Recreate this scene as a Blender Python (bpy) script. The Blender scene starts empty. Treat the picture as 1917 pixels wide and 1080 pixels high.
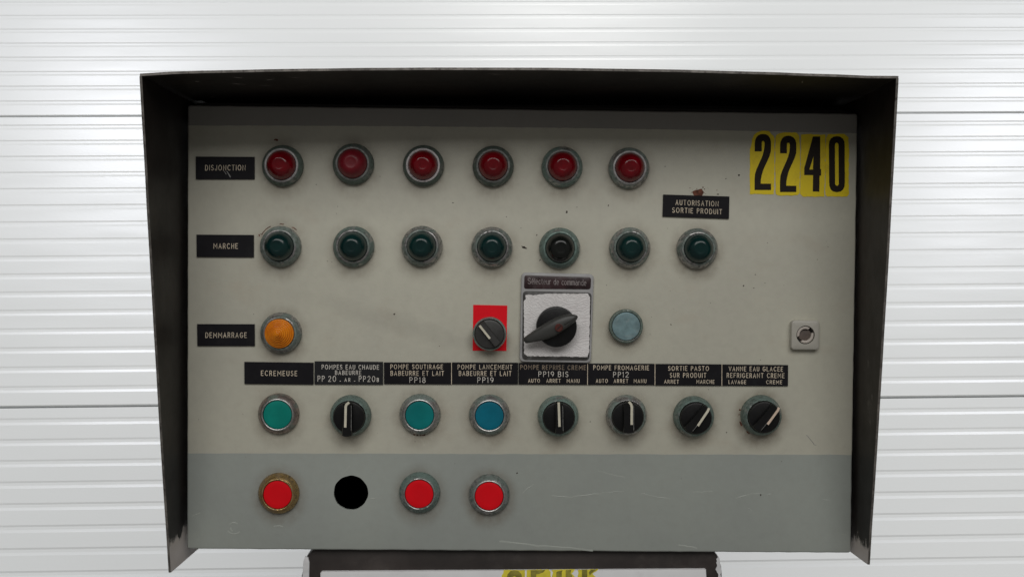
import bpy, bmesh, math, random
from math import sin, cos, pi, radians, hypot, atan2
from mathutils import Matrix, Vector

random.seed(7)
C = bpy.context.scene.collection
LIFT = 2.63                      # height of the door point that the survey starts from

# ------------------------------------------------------------------ camera
cam_d = bpy.data.cameras.new("camera")
cam = bpy.data.objects.new("camera", cam_d)
C.objects.link(cam)
cam_d.sensor_width = 36.0
cam_d.lens = 36.0 * 2090.0 / 1917.0
cam_d.clip_start = 0.05
cam_d.clip_end = 60
cr = ((0.999575, 0.008295, -0.027948), (-0.020554, -0.479359, -0.877378), (-0.020675, 0.87758, -0.478985))
cam.matrix_world = Matrix.Translation((-0.063803, -1.762899, -1.332084 + LIFT)) @ Matrix(cr).to_4x4()
bpy.context.scene.camera = cam

# ------------------------------------------------------------------ light: an evenly lit hall, two ceiling lamps, two added lights
world = bpy.data.worlds.new("World")
bpy.context.scene.world = world
world.use_nodes = True
wn, wl = world.node_tree.nodes, world.node_tree.links
bg = wn["Background"]
bg.inputs["Color"].default_value = (1.0, 0.97, 0.92, 1)
bg.inputs["Strength"].default_value = 0.13


def lamp(x, y, z, size, watt, col):
    d = bpy.data.lights.new("overhead_lamp", "AREA")
    d.shape = "DISK"
    d.size = size
    d.energy = watt
    d.color = col
    o = bpy.data.objects.new("overhead_lamp", d)
    C.objects.link(o)
    o.location = (x, y, z)
    o.rotation_euler = (radians(18), 0, 0)
    return o


lamp(-1.78, -2.85, 4.66, 0.55, 47, (0.90, 0.92, 1.0))
lamp(2.58, -2.90, 4.66, 0.55, 47, (0.90, 0.92, 1.0))
lamp(0.4, -2.20, 5.6, 1.3, 40, (1.0, 0.99, 0.97))  # extra lamp, added only to brighten the door; not one of the two fixtures

# added soft area light opposite the door, out of view, lighting panel and door
d = bpy.data.lights.new("front_fill", "AREA")
d.shape = "RECTANGLE"
d.size = 6.0
d.size_y = 2.4
d.energy = 146
d.color = (1.0, 0.99, 0.96)
o = bpy.data.objects.new("front_fill", d)
C.objects.link(o)
o.location = (0.3, -6.2, 2.4)
o.rotation_euler = (radians(90), 0, 0)

vs = bpy.context.scene.view_settings
vs.view_transform = "Standard"
vs.look = "None"
vs.exposure = 0.0
vs.gamma = 1.0

# ------------------------------------------------------------------ helpers
MM = 0.001


def setp(o, label=None, cat=None, group=None, kind=None):
    if label: o["label"] = label
    if cat: o["category"] = cat
    if group: o["group"] = group
    if kind: o["kind"] = kind
    return o


def empty(name, mat=None, parent=None):
    o = bpy.data.objects.new(name, None)
    o.empty_display_size = 0.05
    C.objects.link(o)
    if parent: o.parent = parent
    if mat is not None: o.matrix_world = mat
    return o


def finish(name, bm, mat, parent=None, smooth=True, ang=0.6, loc=None):
    bmesh.ops.recalc_face_normals(bm, faces=bm.faces)
    if smooth:
        for f in bm.faces: f.smooth = True
        for e in bm.edges:
            if len(e.link_faces) != 2 or e.calc_face_angle(0) > ang: e.smooth = False
    me = bpy.data.meshes.new(name)
    bm.to_mesh(me)
    bm.free()
    for m in (mat if isinstance(mat, (list, tuple)) else [mat]): me.materials.append(m)
    o = bpy.data.objects.new(name, me)
    C.objects.link(o)
    if parent: o.parent = parent
    if loc: o.location = loc
    return o


def V(x, z, h):                  # millimetres on the panel: right, up, out of the panel towards the viewer
    return Vector((x * MM, -h * MM, z * MM))


def lathe_bm(prof, n=48, wob=0.0, cx=0, cz=0, bm=None, seed=0):
    bm = bm or bmesh.new()
    rnd = random.Random(seed)
    ph = [rnd.uniform(0, 6.28) for _ in range(4)]
    rings = []
    for r, h in prof:
        if r < 1e-6:
            rings.append([bm.verts.new(V(cx, cz, h))])
            continue
        row = []
        for i in range(n):
            a = 2 * pi * i / n
            rr = r + wob * (sin(3 * a + ph[0]) + 0.6 * sin(7 * a + ph[1]) + 0.5 * sin(13 * a + ph[2]))
            row.append(bm.verts.new(V(cx + rr * cos(a), cz + rr * sin(a), h)))
        rings.append(row)
    for a, b in zip(rings, rings[1:]):
        if len(a) == 1 and len(b) == 1: continue
        for i in range(n):
            j = (i + 1) % n
            if len(b) == 1: bm.faces.new((a[i], a[j], b[0]))
            elif len(a) == 1: bm.faces.new((a[0], b[j], b[i]))
            else: bm.faces.new((a[i], a[j], b[j], b[i]))
    return bm


def loop(bm, pts, h):
    return [bm.verts.new(V(x, z, h)) for x, z in pts]


def bridge(bm, a, b):
    n = len(a)
    for i in range(n):
        j = (i + 1) % n
        bm.faces.new((a[i], a[j], b[j], b[i]))


def inset(pts, d):
    out, n = [], len(pts)
    for i in range(n):
        (x0, y0), (x1, y1), (x2, y2) = pts[i - 1], pts[i], pts[(i + 1) % n]
        ax, ay, bx, by = x1 - x0, y1 - y0, x2 - x1, y2 - y1
        la, lb = hypot(ax, ay) or 1, hypot(bx, by) or 1
        nx, ny = -(ay / la + by / lb), (ax / la + bx / lb)
        ln = hypot(nx, ny) or 1
        k = max(0.5, ln / 2)
        out.append((x1 + nx / ln * d / k, y1 + ny / ln * d / k))
    return out


def ccw(pts):
    a = sum(p[0] * q[1] - q[0] * p[1] for p, q in zip(pts, pts[1:] + pts[:1]))
    return pts if a > 0 else pts[::-1]


def prism_bm(pts, h0, h1, bev=0.0, holes=(), bm=None, hole_depth=None):
    """outline (x, z) in mm, from h0 (back) to h1 (front), rounded front edge, holes cut through"""
    bm = bm or bmesh.new()
    pts = ccw(list(pts))
    b = loop(bm, pts, h0)
    if bev > 0:
        m = loop(bm, pts, h1 - bev)
        m2 = loop(bm, inset(pts, bev * 0.3), h1 - bev * 0.3)
        t = loop(bm, inset(pts, bev), h1)
        bridge(bm, b, m); bridge(bm, m, m2); bridge(bm, m2, t)
    else:
        t = loop(bm, pts, h1)
        bridge(bm, b, t)
    edges = []
    for lp in [t] + [loop(bm, ccw(list(hp)), h1) for hp in holes]:
        for i in range(len(lp)):
            e = bm.edges.get((lp[i], lp[(i + 1) % len(lp)])) or bm.edges.new((lp[i], lp[(i + 1) % len(lp)]))
            edges.append(e)
        if lp is not t:
            back = [bm.verts.new(v.co + Vector((0, (h1 - (hole_depth if hole_depth is not None else h0)) * MM, 0))) for v in lp]
            bridge(bm, lp, back)
    bmesh.ops.triangle_fill(bm, use_beauty=True, use_dissolve=False, edges=edges)
    return bm


def rrect(x0, z0, x1, z1, r, n=6):
    pts = []
    for cx, cz, a0 in ((x1 - r, z0 + r, -90), (x1 - r, z1 - r, 0), (x0 + r, z1 - r, 90), (x0 + r, z0 + r, 180)):
        for i in range(n + 1):
            a = radians(a0 + 90 * i / n)
            pts.append((cx + r * cos(a), cz + r * sin(a)))
    return pts


def rquad(c, r, n=6):
    """rounded quadrilateral, corners anticlockwise"""
    out = []
    m = len(c)
    for i in range(m):
        p0, p1, p2 = Vector(c[i - 1]), Vector(c[i]), Vector(c[(i + 1) % m])
        a = p1 + (p0 - p1).normalized() * r
        b = p1 + (p2 - p1).normalized() * r
        for k in range(n + 1):
            t = k / n
            out.append(tuple((1 - t) ** 2 * a + 2 * t * (1 - t) * p1 + t * t * b))
    return out


def circle(cx, cz, r, n=40, wob=0.0, seed=1):
    rnd = random.Random(seed)
    a1, a2 = rnd.uniform(0, 6), rnd.uniform(0, 6)
    return [(cx + (r + wob * (sin(5 * t + a1) + sin(11 * t + a2))) * cos(t), cz + (r + wob * (sin(5 * t + a1) + sin(11 * t + a2))) * sin(t)) for t in [2 * pi * i / n for i in range(n)]]


def ragged(pts, step, amp, seed):
    """the same outline with torn or chipped edges"""
    rnd = random.Random(seed)
    out, n = [], len(pts)
    for i in range(n):
        (x0, z0), (x1, z1) = pts[i], pts[(i + 1) % n]
        d = hypot(x1 - x0, z1 - z0)
        k = max(1, int(d / step))
        for j in range(k):
            t = j / k
            w = amp * rnd.uniform(-1, 1) if j else 0
            out.append((x0 + (x1 - x0) * t - (z1 - z0) / d * w, z0 + (z1 - z0) * t + (x1 - x0) / d * w))
    return out


def boxm(bm, x0, x1, h0, h1, z0, z1):
    v = [bm.verts.new(V(x, z, h)) for x in (x0, x1) for h in (h0, h1) for z in (z0, z1)]
    for f in ((0, 1, 3, 2), (4, 6, 7, 5), (0, 4, 5, 1), (2, 3, 7, 6), (0, 2, 6, 4), (1, 5, 7, 3)):
        bm.faces.new([v[i] for i in f])
    return bm


def bevel_all(bm, w, seg=2):
    bmesh.ops.bevel(bm, geom=list(bm.edges), offset=w * MM, segments=seg, affect="EDGES", profile=0.6)
    return bm


# ------------------------------------------------------------------ materials
class N:
    """tiny node helper"""
    def __init__(s, name):
        s.m = bpy.data.materials.new(name)
        s.m.use_nodes = True
        s.t = s.m.node_tree
        s.b = s.t.nodes["Principled BSDF"]
        s.co = s.t.nodes.new("ShaderNodeTexCoord")
        s.oi = s.t.nodes.new("ShaderNodeObjectInfo")

    def link(s, a, b): s.t.links.new(a, b)

    def vec(s, scale=(1, 1, 1), rand=True):
        mp = s.t.nodes.new("ShaderNodeMapping")
        mp.inputs["Scale"].default_value = scale
        s.link(s.co.outputs["Object"], mp.inputs["Vector"])
        if rand:
            k = s.math("MULTIPLY", s.oi.outputs["Random"], 37.0)
            cb = s.t.nodes.new("ShaderNodeCombineXYZ")
            for i in range(3): s.link(k, cb.inputs[i])
            s.link(cb.outputs[0], mp.inputs["Location"])
        return mp.outputs[0]

    def noise(s, scale, detail=4, rough=0.6, vec=None, dist=0.0):
        n = s.t.nodes.new("ShaderNodeTexNoise")
        n.inputs["Scale"].default_value = scale
        n.inputs["Detail"].default_value = detail
        n.inputs["Roughness"].default_value = rough
        n.inputs["Distortion"].default_value = dist
        s.link(vec if vec is not None else s.vec(), n.inputs["Vector"])
        return n.outputs["Fac"]

    def ramp(s, fac, lo, hi):
        n = s.t.nodes.new("ShaderNodeMapRange")
        n.interpolation_type = "SMOOTHSTEP"
        s.link(fac, n.inputs["Value"])
        n.inputs["From Min"].default_value = lo
        n.inputs["From Max"].default_value = hi
        return n.outputs["Result"]

    def math(s, op, a, b=0.0, c=None):
        n = s.t.nodes.new("ShaderNodeMath")
        n.operation = op
        for i, v in enumerate((a, b, c)):
            if v is None: continue
            if isinstance(v, (int, float)): n.inputs[i].default_value = v
            else: s.link(v, n.inputs[i])
        return n.outputs[0]

    def mix(s, fac, a, b):
        n = s.t.nodes.new("ShaderNodeMix")
        n.data_type = "RGBA"
        for sock, v in ((n.inputs[0], fac), (n.inputs[6], a), (n.inputs[7], b)):
            if isinstance(v, (int, float)): sock.default_value = v
            elif isinstance(v, tuple): sock.default_value = (*v, 1) if len(v) == 3 else v
            else: s.link(v, sock)
        return n.outputs[2]

    def color(s, v):
        if isinstance(v, tuple): s.b.inputs["Base Color"].default_value = (*v, 1)
        else: s.link(v, s.b.inputs["Base Color"])

    def set(s, **k):
        for a, v in k.items():
            sock = s.b.inputs[{"rough": "Roughness", "metal": "Metallic", "coat": "Coat Weight", "coatr": "Coat Roughness", "spec": "Specular IOR Level", "trans": "Transmission Weight", "sss": "Subsurface Weight"}[a]]
            if isinstance(v, (int, float)): sock.default_value = v
            else: s.link(v, sock)

    def bump(s, *hs, dist=0.0002):
        prev = None
        for h, st, d in hs:
            n = s.t.nodes.new("ShaderNodeBump")
            n.inputs["Strength"].default_value = st
            n.inputs["Distance"].default_value = d
            s.link(h, n.inputs["Height"])
            if prev: s.link(prev, n.inputs["Normal"])
            prev = n.outputs[0]
        s.link(prev, s.b.inputs["Normal"])


def sep_xyz(n, src):
    q = n.t.nodes.new("ShaderNodeSeparateXYZ")
    n.link(src, q.inputs[0])
    return q.outputs


def mat_panel():
    n = N("two_tone_panel_paint")
    xyz = sep_xyz(n, n.co.outputs["Object"])
    x, z = xyz[0], xyz[2]
    wob = n.math("MULTIPLY", n.math("SUBTRACT", n.noise(60, 3, 0.6, n.vec((1, 1, 1), False)), 0.5), 0.0014)
    zz = n.math("ADD", z, wob)
    zz = n.math("SUBTRACT", zz, n.math("MULTIPLY", x, 0.005))          # the masking line runs not quite level
    low = n.math("LESS_THAN", zz, LOWZ)
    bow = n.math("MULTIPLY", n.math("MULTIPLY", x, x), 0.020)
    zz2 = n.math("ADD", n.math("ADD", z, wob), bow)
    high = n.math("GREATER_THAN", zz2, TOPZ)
    big = n.noise(9, 5, 0.55, n.vec((1, 1, 1), False))
    fine = n.noise(120, 4, 0.7, n.vec((1, 1, 1), False))
    cream = n.mix(n.ramp(big, 0.3, 0.7), (0.590, 0.575, 0.480), (0.545, 0.530, 0.450))
    cream = n.mix(n.math("MULTIPLY", n.ramp(n.noise(22, 5, 0.6, n.vec((1, 1, 2), False)), 0.52, 0.75), 0.30), cream, (0.50, 0.44, 0.35))
    grey = n.mix(n.ramp(big, 0.35, 0.7), (0.400, 0.428, 0.395), (0.370, 0.395, 0.372))
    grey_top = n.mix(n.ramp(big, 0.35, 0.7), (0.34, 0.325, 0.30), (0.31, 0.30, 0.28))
    c = n.mix(low, cream, grey)
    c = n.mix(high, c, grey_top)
    sx_ = n.math("DIVIDE", n.math("SUBTRACT", n.math("ADD", x, n.math("MULTIPLY", z, 1.2)), -0.105), 0.055)
    sz_ = n.math("DIVIDE", n.math("ADD", n.math("SUBTRACT", z, -0.022), n.math("MULTIPLY", x, 0.25)), 0.012)
    sm_ = n.ramp(n.math("ADD", n.math("ADD", n.math("MULTIPLY", sx_, sx_), n.math("MULTIPLY", sz_, sz_)), n.math("MULTIPLY", n.noise(40, 5, 0.7, n.vec((1, 1, 2), False)), 1.6)), 2.1, 0.7)
    c = n.mix(n.math("MULTIPLY", sm_, 0.20), c, (0.30, 0.29, 0.25))
    speck = n.ramp(n.noise(330, 2, 0.5, n.vec((1, 1, 1), False)), 0.765, 0.80)
    gate = n.ramp(n.noise(14, 3, 0.6, n.vec((1, 1, 1), False)), 0.45, 0.6)
    c = n.mix(n.math("MULTIPLY", n.math("MULTIPLY", speck, gate), 0.75), c, (0.09, 0.06, 0.045))
    c = n.mix(n.math("MULTIPLY", n.ramp(fine, 0.35, 0.75), 0.10), c, (0.25, 0.24, 0.21))
    gr = None
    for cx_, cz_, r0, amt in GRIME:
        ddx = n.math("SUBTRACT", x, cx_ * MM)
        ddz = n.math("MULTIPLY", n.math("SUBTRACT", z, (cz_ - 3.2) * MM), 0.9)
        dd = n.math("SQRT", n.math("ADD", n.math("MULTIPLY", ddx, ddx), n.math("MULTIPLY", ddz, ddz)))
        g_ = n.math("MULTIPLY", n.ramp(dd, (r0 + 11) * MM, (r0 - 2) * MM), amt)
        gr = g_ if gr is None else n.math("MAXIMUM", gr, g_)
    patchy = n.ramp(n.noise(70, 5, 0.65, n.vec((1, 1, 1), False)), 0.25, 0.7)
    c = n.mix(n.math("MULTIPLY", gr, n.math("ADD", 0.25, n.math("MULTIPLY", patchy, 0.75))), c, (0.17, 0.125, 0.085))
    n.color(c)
    n.set(rough=0.47, spec=0.35)
    step = n.math("MULTIPLY", n.math("ADD", low, high), 1.0)
    n.bump((n.noise(420, 2, 0.5, n.vec((1, 1, 1), False)), 0.16, 0.0002), (n.noise(26, 4, 0.55, n.vec((1, 1, 1), False)), 0.30, 0.0022), (step, 0.6, 0.0002))
    return n.m


def mat_simple(name, col, rough=0.5, metal=0.0, var=0.12, scale=60, bump=0.2, spec=0.5, dirt=None, dirt_amt=0.3, coat=0.0, bscale=None, bdist=0.0003):
    n = N(name)
    f = n.ramp(n.noise(scale, 5, 0.6), 0.3, 0.72)
    dark = tuple(v * (1 - var) for v in col)
    lite = tuple(min(1, v * (1 + var)) for v in col)
    c = n.mix(f, dark, lite)
    if dirt:
        c = n.mix(n.math("MULTIPLY", n.ramp(n.noise(scale * 2.3, 6, 0.7), 0.5, 0.72), dirt_amt), c, dirt)
    n.color(c)
    n.set(rough=n.math("ADD", n.math("MULTIPLY", n.noise(scale * 1.7, 4, 0.6), 0.24), rough - 0.12), metal=metal, spec=spec, coat=coat)
    if bump: n.bump((n.noise(bscale or scale * 6, 4, 0.6), bump, bdist))
    return n.m


def mat_ring(name, base, paint, paint_amt, rough=0.4, dark=(0.06, 0.055, 0.05), metal=0.75):
    """die-cast bezel: worn metal under patchy old paint and verdigris"""
    n = N(name)
    p = n.ramp(n.noise(75, 5, 0.62), 0.60 - 0.32 * paint_amt, 0.72 - 0.32 * paint_amt)
    g = n.ramp(n.noise(300, 5, 0.75), 0.47, 0.60)
    m = n.mix(n.math("MULTIPLY", g, 0.62), base, dark)
    tone = n.mix(n.oi.outputs["Random"], tuple(v * 0.75 for v in paint), tuple(min(1, v * 1.2) for v in paint))
    c = n.mix(n.math("MULTIPLY", p, 0.85), m, n.mix(n.math("MULTIPLY", g, 0.42), tone, dark))
    n.color(c)
    n.set(metal=n.math("MULTIPLY", n.math("SUBTRACT", 1.0, n.math("MULTIPLY", p, 0.85)), metal), rough=n.math("ADD", n.math("MULTIPLY", g, 0.2), n.math("ADD", n.math("MULTIPLY", p, 0.12), rough - 0.1)))
    n.bump((n.noise(650, 4, 0.7), 0.45, 0.0004), (p, 0.3, 0.0002))
    return n.m


def mat_door():
    n = N("white_coated_steel")
    big = n.noise(1.6, 4, 0.5, n.vec((1, 1, 1), False))
    n.color(n.mix(n.ramp(big, 0.3, 0.7), (0.80, 0.818, 0.81), (0.825, 0.84, 0.832)))
    n.set(rough=0.30, spec=0.5)
    # stucco embossing, and the slow waviness of thin sheet steel
    n.bump((n.noise(260, 3, 0.6, n.vec((0.45, 1, 1), False)), 0.10, 0.0006), (n.noise(3.5, 3, 0.5, n.vec((0.35, 1, 1.6), False)), 0.35, 0.010))
    return n.m


def mat_hood():
    n = N("brown_black_hood_paint")
    a = n.ramp(n.noise(11, 6, 0.62, n.vec((1, 1, 0.6), False), 0.6), 0.42, 0.75)
    c = n.mix(a, (0.013, 0.010, 0.009), (0.032, 0.023, 0.018))
    xyz = sep_xyz(n, n.co.outputs["Object"])
    # paint worn down to bare metal near the lower ends of the cheeks
    wz = n.math("ADD", xyz[2], n.math("MULTIPLY", n.noise(55, 6, 0.7, n.vec((1, 1, 0.7), False)), 0.05))
    worn = n.ramp(n.math("MULTIPLY", wz, -1.0), 0.155, 0.162)
    sp = n.ramp(n.noise(170, 4, 0.6, n.vec((0.3, 1, 1), False)), 0.68, 0.74)
    rub = n.ramp(n.noise(20, 6, 0.7, n.vec((1, 1, 0.5), False), 0.8), 0.66, 0.74)
    worn = n.math("MAXIMUM", n.math("MULTIPLY", worn, 0.85), n.math("MULTIPLY", rub, 0.16))
    c = n.mix(n.math("MULTIPLY", sp, 0.10), c, (0.20, 0.18, 0.16))
    c = n.mix(worn, c, (0.78, 0.71, 0.67))
    n.color(c)
    n.set(rough=n.math("ADD", n.math("MULTIPLY", n.noise(40, 4, 0.6, n.vec((1, 1, 1), False)), 0.25), 0.36), spec=0.3, metal=0.0)
    n.bump((n.noise(240, 3, 0.6, n.vec((1, 1, 1), False)), 0.25, 0.0004), (n.noise(7, 3, 0.5, n.vec((1, 1, 1), False)), 0.5, 0.006))
    return n.m


def mat_lens(name, col, deep, rough=0.16, spec=0.4):
    n = N(name)
    lw = n.t.nodes.new("ShaderNodeLayerWeight")
    lw.inputs["Blend"].default_value = 0.35
    c = n.mix(n.ramp(n.noise(90, 4, 0.6), 0.35, 0.7), col, deep)
    n.color(c)
    n.set(rough=rough, spec=spec, sss=0.0)
    n.b.inputs["IOR"].default_value = 1.5
    n.bump((n.noise(700, 3, 0.6), 0.05, 0.0003))
    return n.m


LOWZ = -0.1106
TOPZ = 0.1824
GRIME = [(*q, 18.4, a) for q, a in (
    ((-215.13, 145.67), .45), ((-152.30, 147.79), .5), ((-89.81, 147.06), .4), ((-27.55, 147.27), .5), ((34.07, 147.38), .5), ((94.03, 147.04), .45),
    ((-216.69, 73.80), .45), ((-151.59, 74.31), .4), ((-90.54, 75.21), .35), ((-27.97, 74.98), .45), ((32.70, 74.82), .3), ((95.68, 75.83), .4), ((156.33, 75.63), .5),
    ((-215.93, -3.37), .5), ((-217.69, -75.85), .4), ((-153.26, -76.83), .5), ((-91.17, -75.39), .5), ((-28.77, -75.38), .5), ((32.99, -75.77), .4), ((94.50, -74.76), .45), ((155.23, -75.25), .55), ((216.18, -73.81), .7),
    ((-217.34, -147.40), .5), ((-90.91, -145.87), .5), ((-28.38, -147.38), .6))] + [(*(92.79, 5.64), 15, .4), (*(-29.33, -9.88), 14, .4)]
M = {}
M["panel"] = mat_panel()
M["door"] = mat_door()
M["joint"] = mat_simple("door_joint_seal", (0.05, 0.052, 0.045), 0.8)
M["hood"] = mat_hood()
M["hood_edge"] = mat_simple("bare_hood_edge", (0.20, 0.185, 0.17), 0.45, 0.5, 0.45, 90, 0.3, dirt=(0.04, 0.03, 0.03), dirt_amt=0.9)
M["hood_mark"] = mat_simple("faint_scrape", (0.34, 0.31, 0.29), 0.6, 0, 0.4, 200, 0)
M["box"] = mat_simple("dark_cabinet_paint", (0.05, 0.042, 0.037), 0.5)
M["inside"] = mat_simple("dark_cabinet_inside", (0.012, 0.012, 0.012), 0.7)
M["ring_grey"] = mat_ring("worn_grey_bezel", (0.40, 0.39, 0.385), (0.17, 0.225, 0.20), 0.52)
M["ring_green"] = mat_ring("green_painted_bezel", (0.36, 0.37, 0.36), (0.14, 0.225, 0.195), 0.85)
M["ring_dull"] = mat_ring("dull_dark_bezel", (0.25, 0.26, 0.25), (0.10, 0.145, 0.12), 0.8, 0.5)
M["ring_brown"] = mat_ring("brown_tarnished_bezel", (0.34, 0.28, 0.26), (0.15, 0.19, 0.16), 0.3)
M["ring_brass"] = mat_ring("brass_bezel", (0.43, 0.29, 0.12), (0.30, 0.20, 0.10), 0.35, 0.36)
M["rim_pale"] = mat_simple("chipped_pale_rim", (0.50, 0.49, 0.49), 0.5, 0.35, 0.25, 170, 0.6, dirt=(0.09, 0.09, 0.085), dirt_amt=1.0)
M["rim_thin"] = mat_simple("dull_lamp_rim", (0.27, 0.28, 0.27), 0.5, 0.3, 0.3, 300, 0.6, dirt=(0.07, 0.08, 0.07), dirt_amt=0.9)
M["rim_white"] = mat_simple("chipped_white_rim", (0.72, 0.68, 0.69), 0.55, 0.0, 0.15, 150, 0.6, dirt=(0.09, 0.08, 0.08), dirt_amt=1.0)
M["rim_metal"] = mat_simple("polished_bezel_rim", (0.46, 0.46, 0.45), 0.34, 0.85, 0.2, 200, 0.3, dirt=(0.10, 0.10, 0.095), dirt_amt=0.7)
M["red_lens"] = mat_lens("red_lens", (0.20, 0.002, 0.008), (0.13, 0.0015, 0.005))
M["red_matt"] = mat_lens("faded_red_lens", (0.20, 0.008, 0.017), (0.15, 0.006, 0.013), 0.42)
M["green_lens"] = mat_lens("dark_green_lens", (0.005, 0.031, 0.029), (0.004, 0.021, 0.021), 0.17)
M["green_dull"] = mat_lens("brownish_green_lens", (0.010, 0.011, 0.010), (0.006, 0.008, 0.007), 0.18)
M["amber"] = mat_lens("amber_lens", (0.84, 0.27, 0.010), (0.66, 0.17, 0.006), 0.2)
M["cap_green"] = mat_simple("green_button_cap", (0.002, 0.25, 0.20), 0.42, 0, 0.12, 40, 0.08, spec=0.25)
M["cap_teal"] = mat_simple("blue_green_button_cap", (0.002, 0.20, 0.20), 0.42, 0, 0.12, 40, 0.08, spec=0.25)
M["cap_blue"] = mat_simple("blue_button_cap", (0.002, 0.17, 0.255), 0.42, 0, 0.15, 40, 0.08, spec=0.25)
M["cap_red"] = mat_simple("red_button_cap", (0.82, 0.004, 0.012), 0.45, 0, 0.06, 40, 0.08, spec=0.2)
M["cap_grey"] = mat_simple("faded_blue_grey_cap", (0.21, 0.32, 0.345), 0.4, 0.2, 0.30, 70, 0.2, dirt=(0.33, 0.39, 0.39), dirt_amt=0.6)
M["black"] = mat_simple("black_knob_plastic", (0.0075, 0.0075, 0.008), 0.36, 0, 0.2, 120, 0.15, spec=0.3)
M["grey_knob"] = mat_simple("worn_grey_knob", (0.042, 0.041, 0.040), 0.42, 0, 0.2, 120, 0.15)
M["handle"] = mat_simple("grey_black_handle", (0.055, 0.055, 0.052), 0.42, 0, 0.18, 60, 0.15)
M["pointer"] = mat_simple("ivory_pointer", (0.72, 0.68, 0.55), 0.5, 0, 0.08, 200, 0.1)
M["pointer_pink"] = mat_simple("pinkish_pointer", (0.74, 0.58, 0.46), 0.5, 0, 0.08, 200, 0.1)
M["plate"] = mat_simple("black_engraved_plate", (0.008, 0.0072, 0.010), 0.5, 0, 0.2, 40, 0.1, spec=0.22, dirt=(0.02, 0.02, 0.022), dirt_amt=0.4)
M["plate_worn"] = mat_simple("worn_charcoal_plate", (0.018, 0.0185, 0.021), 0.5, 0, 0.25, 40, 0.2, spec=0.25, dirt=(0.07, 0.07, 0.07), dirt_amt=0.4)
M["letter"] = mat_simple("ivory_engraving", (0.78, 0.67, 0.52), 0.6, 0, 0.25, 160, 0)
M["letter_pale"] = mat_simple("pale_engraving", (0.80, 0.76, 0.69), 0.6, 0, 0.2, 160, 0)
M["letter_dim"] = mat_simple("dirty_brown_engraving", (0.30, 0.235, 0.17), 0.6, 0, 0.5, 160, 0)
M["letter_grey"] = mat_simple("grey_print", (0.34, 0.30, 0.30), 0.6, 0, 0.3, 160, 0)
M["yellow"] = mat_simple("yellow_vinyl", (0.93, 0.71, 0.008), 0.5, 0, 0.06, 30, 0.05, dirt=(0.45, 0.30, 0.03), dirt_amt=0.35)
M["ink"] = mat_simple("black_vinyl_print", (0.020, 0.014, 0.010), 0.5, 0, 0.1, 60, 0, spec=0.2)
M["olive"] = mat_simple("olive_faded_print", (0.30, 0.27, 0.045), 0.5, 0, 0.35, 150, 0)
M["yellow_worn"] = mat_simple("worn_yellow_vinyl", (0.86, 0.74, 0.06), 0.5, 0, 0.15, 60, 0.1)
M["sticker_red"] = mat_simple("red_legend", (0.93, 0.006, 0.018), 0.5, 0, 0.04, 60, 0, spec=0.2)
M["esc"] = mat_simple("grey_escutcheon_plastic", (0.40, 0.395, 0.40), 0.45, 0, 0.08, 50, 0.1, dirt=(0.26, 0.25, 0.25), dirt_amt=0.4)
M["legend"] = mat_simple("maroon_legend_strip", (0.036, 0.018, 0.020), 0.30, 0, 0.5, 60, 0.05, dirt=(0.16, 0.14, 0.14), dirt_amt=0.45)
M["recess"] = mat_simple("dark_escutcheon_border", (0.055, 0.052, 0.05), 0.4, 0, 0.3, 60, 0.1, dirt=(0.2, 0.2, 0.2), dirt_amt=0.5)
M["lock"] = mat_simple("cream_lock_plastic", (0.46, 0.44, 0.39), 0.42, 0, 0.05, 60, 0.1)
M["lock_in"] = mat_simple("lock_lobe", (0.56, 0.50, 0.45), 0.4, 0, 0.1, 60, 0.1)
M["lock_hole"] = mat_simple("brown_lock_well", (0.13, 0.10, 0.085), 0.6, 0, 0.3, 60, 0.1)
M["dark"] = mat_simple("dark_gap", (0.010, 0.009, 0.008), 0.7)
M["screw"] = mat_simple("red_brown_screw", (0.10, 0.024, 0.018), 0.5, 0.3, 0.3, 200, 0.2)
M["rust"] = mat_simple("rust", (0.15, 0.05, 0.028), 0.8, 0, 0.5, 300, 0.4)
M["fleck"] = mat_simple("dark_fleck", (0.05, 0.038, 0.03), 0.8, 0, 0.4, 300, 0)
M["ridge"] = mat_simple("grey_paint_ridge", (0.40, 0.425, 0.39), 0.45, 0, 0.06, 60, 0)
M["scratch"] = mat_simple("pale_scratch", (0.30, 0.30, 0.29), 0.6, 0, 0.3, 300, 0)
M["column"] = mat_simple("worn_dark_column_paint", (0.036, 0.029, 0.027), 0.42, 0, 0.35, 14, 0.3, dirt=(0.11, 0.095, 0.085), dirt_amt=0.35)
M["face"] = mat_simple("white_face_plate", (0.84, 0.84, 0.86), 0.42, 0.0, 0.05, 18, 0.1, dirt=(0.60, 0.58, 0.60), dirt_amt=0.4)
M["bare"] = mat_simple("bare_steel_patch", (0.78, 0.78, 0.80), 0.4, 0.0, 0.15, 40, 0.2)

# ------------------------------------------------------------------ stroke lettering (engraver's single line)


def arc(cx, cy, rx, ry, a0, a1, n=8):
    return [(cx + rx * cos(radians(a0 + (a1 - a0) * i / n)), cy + ry * sin(radians(a0 + (a1 - a0) * i / n))) for i in range(n + 1)]


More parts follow.
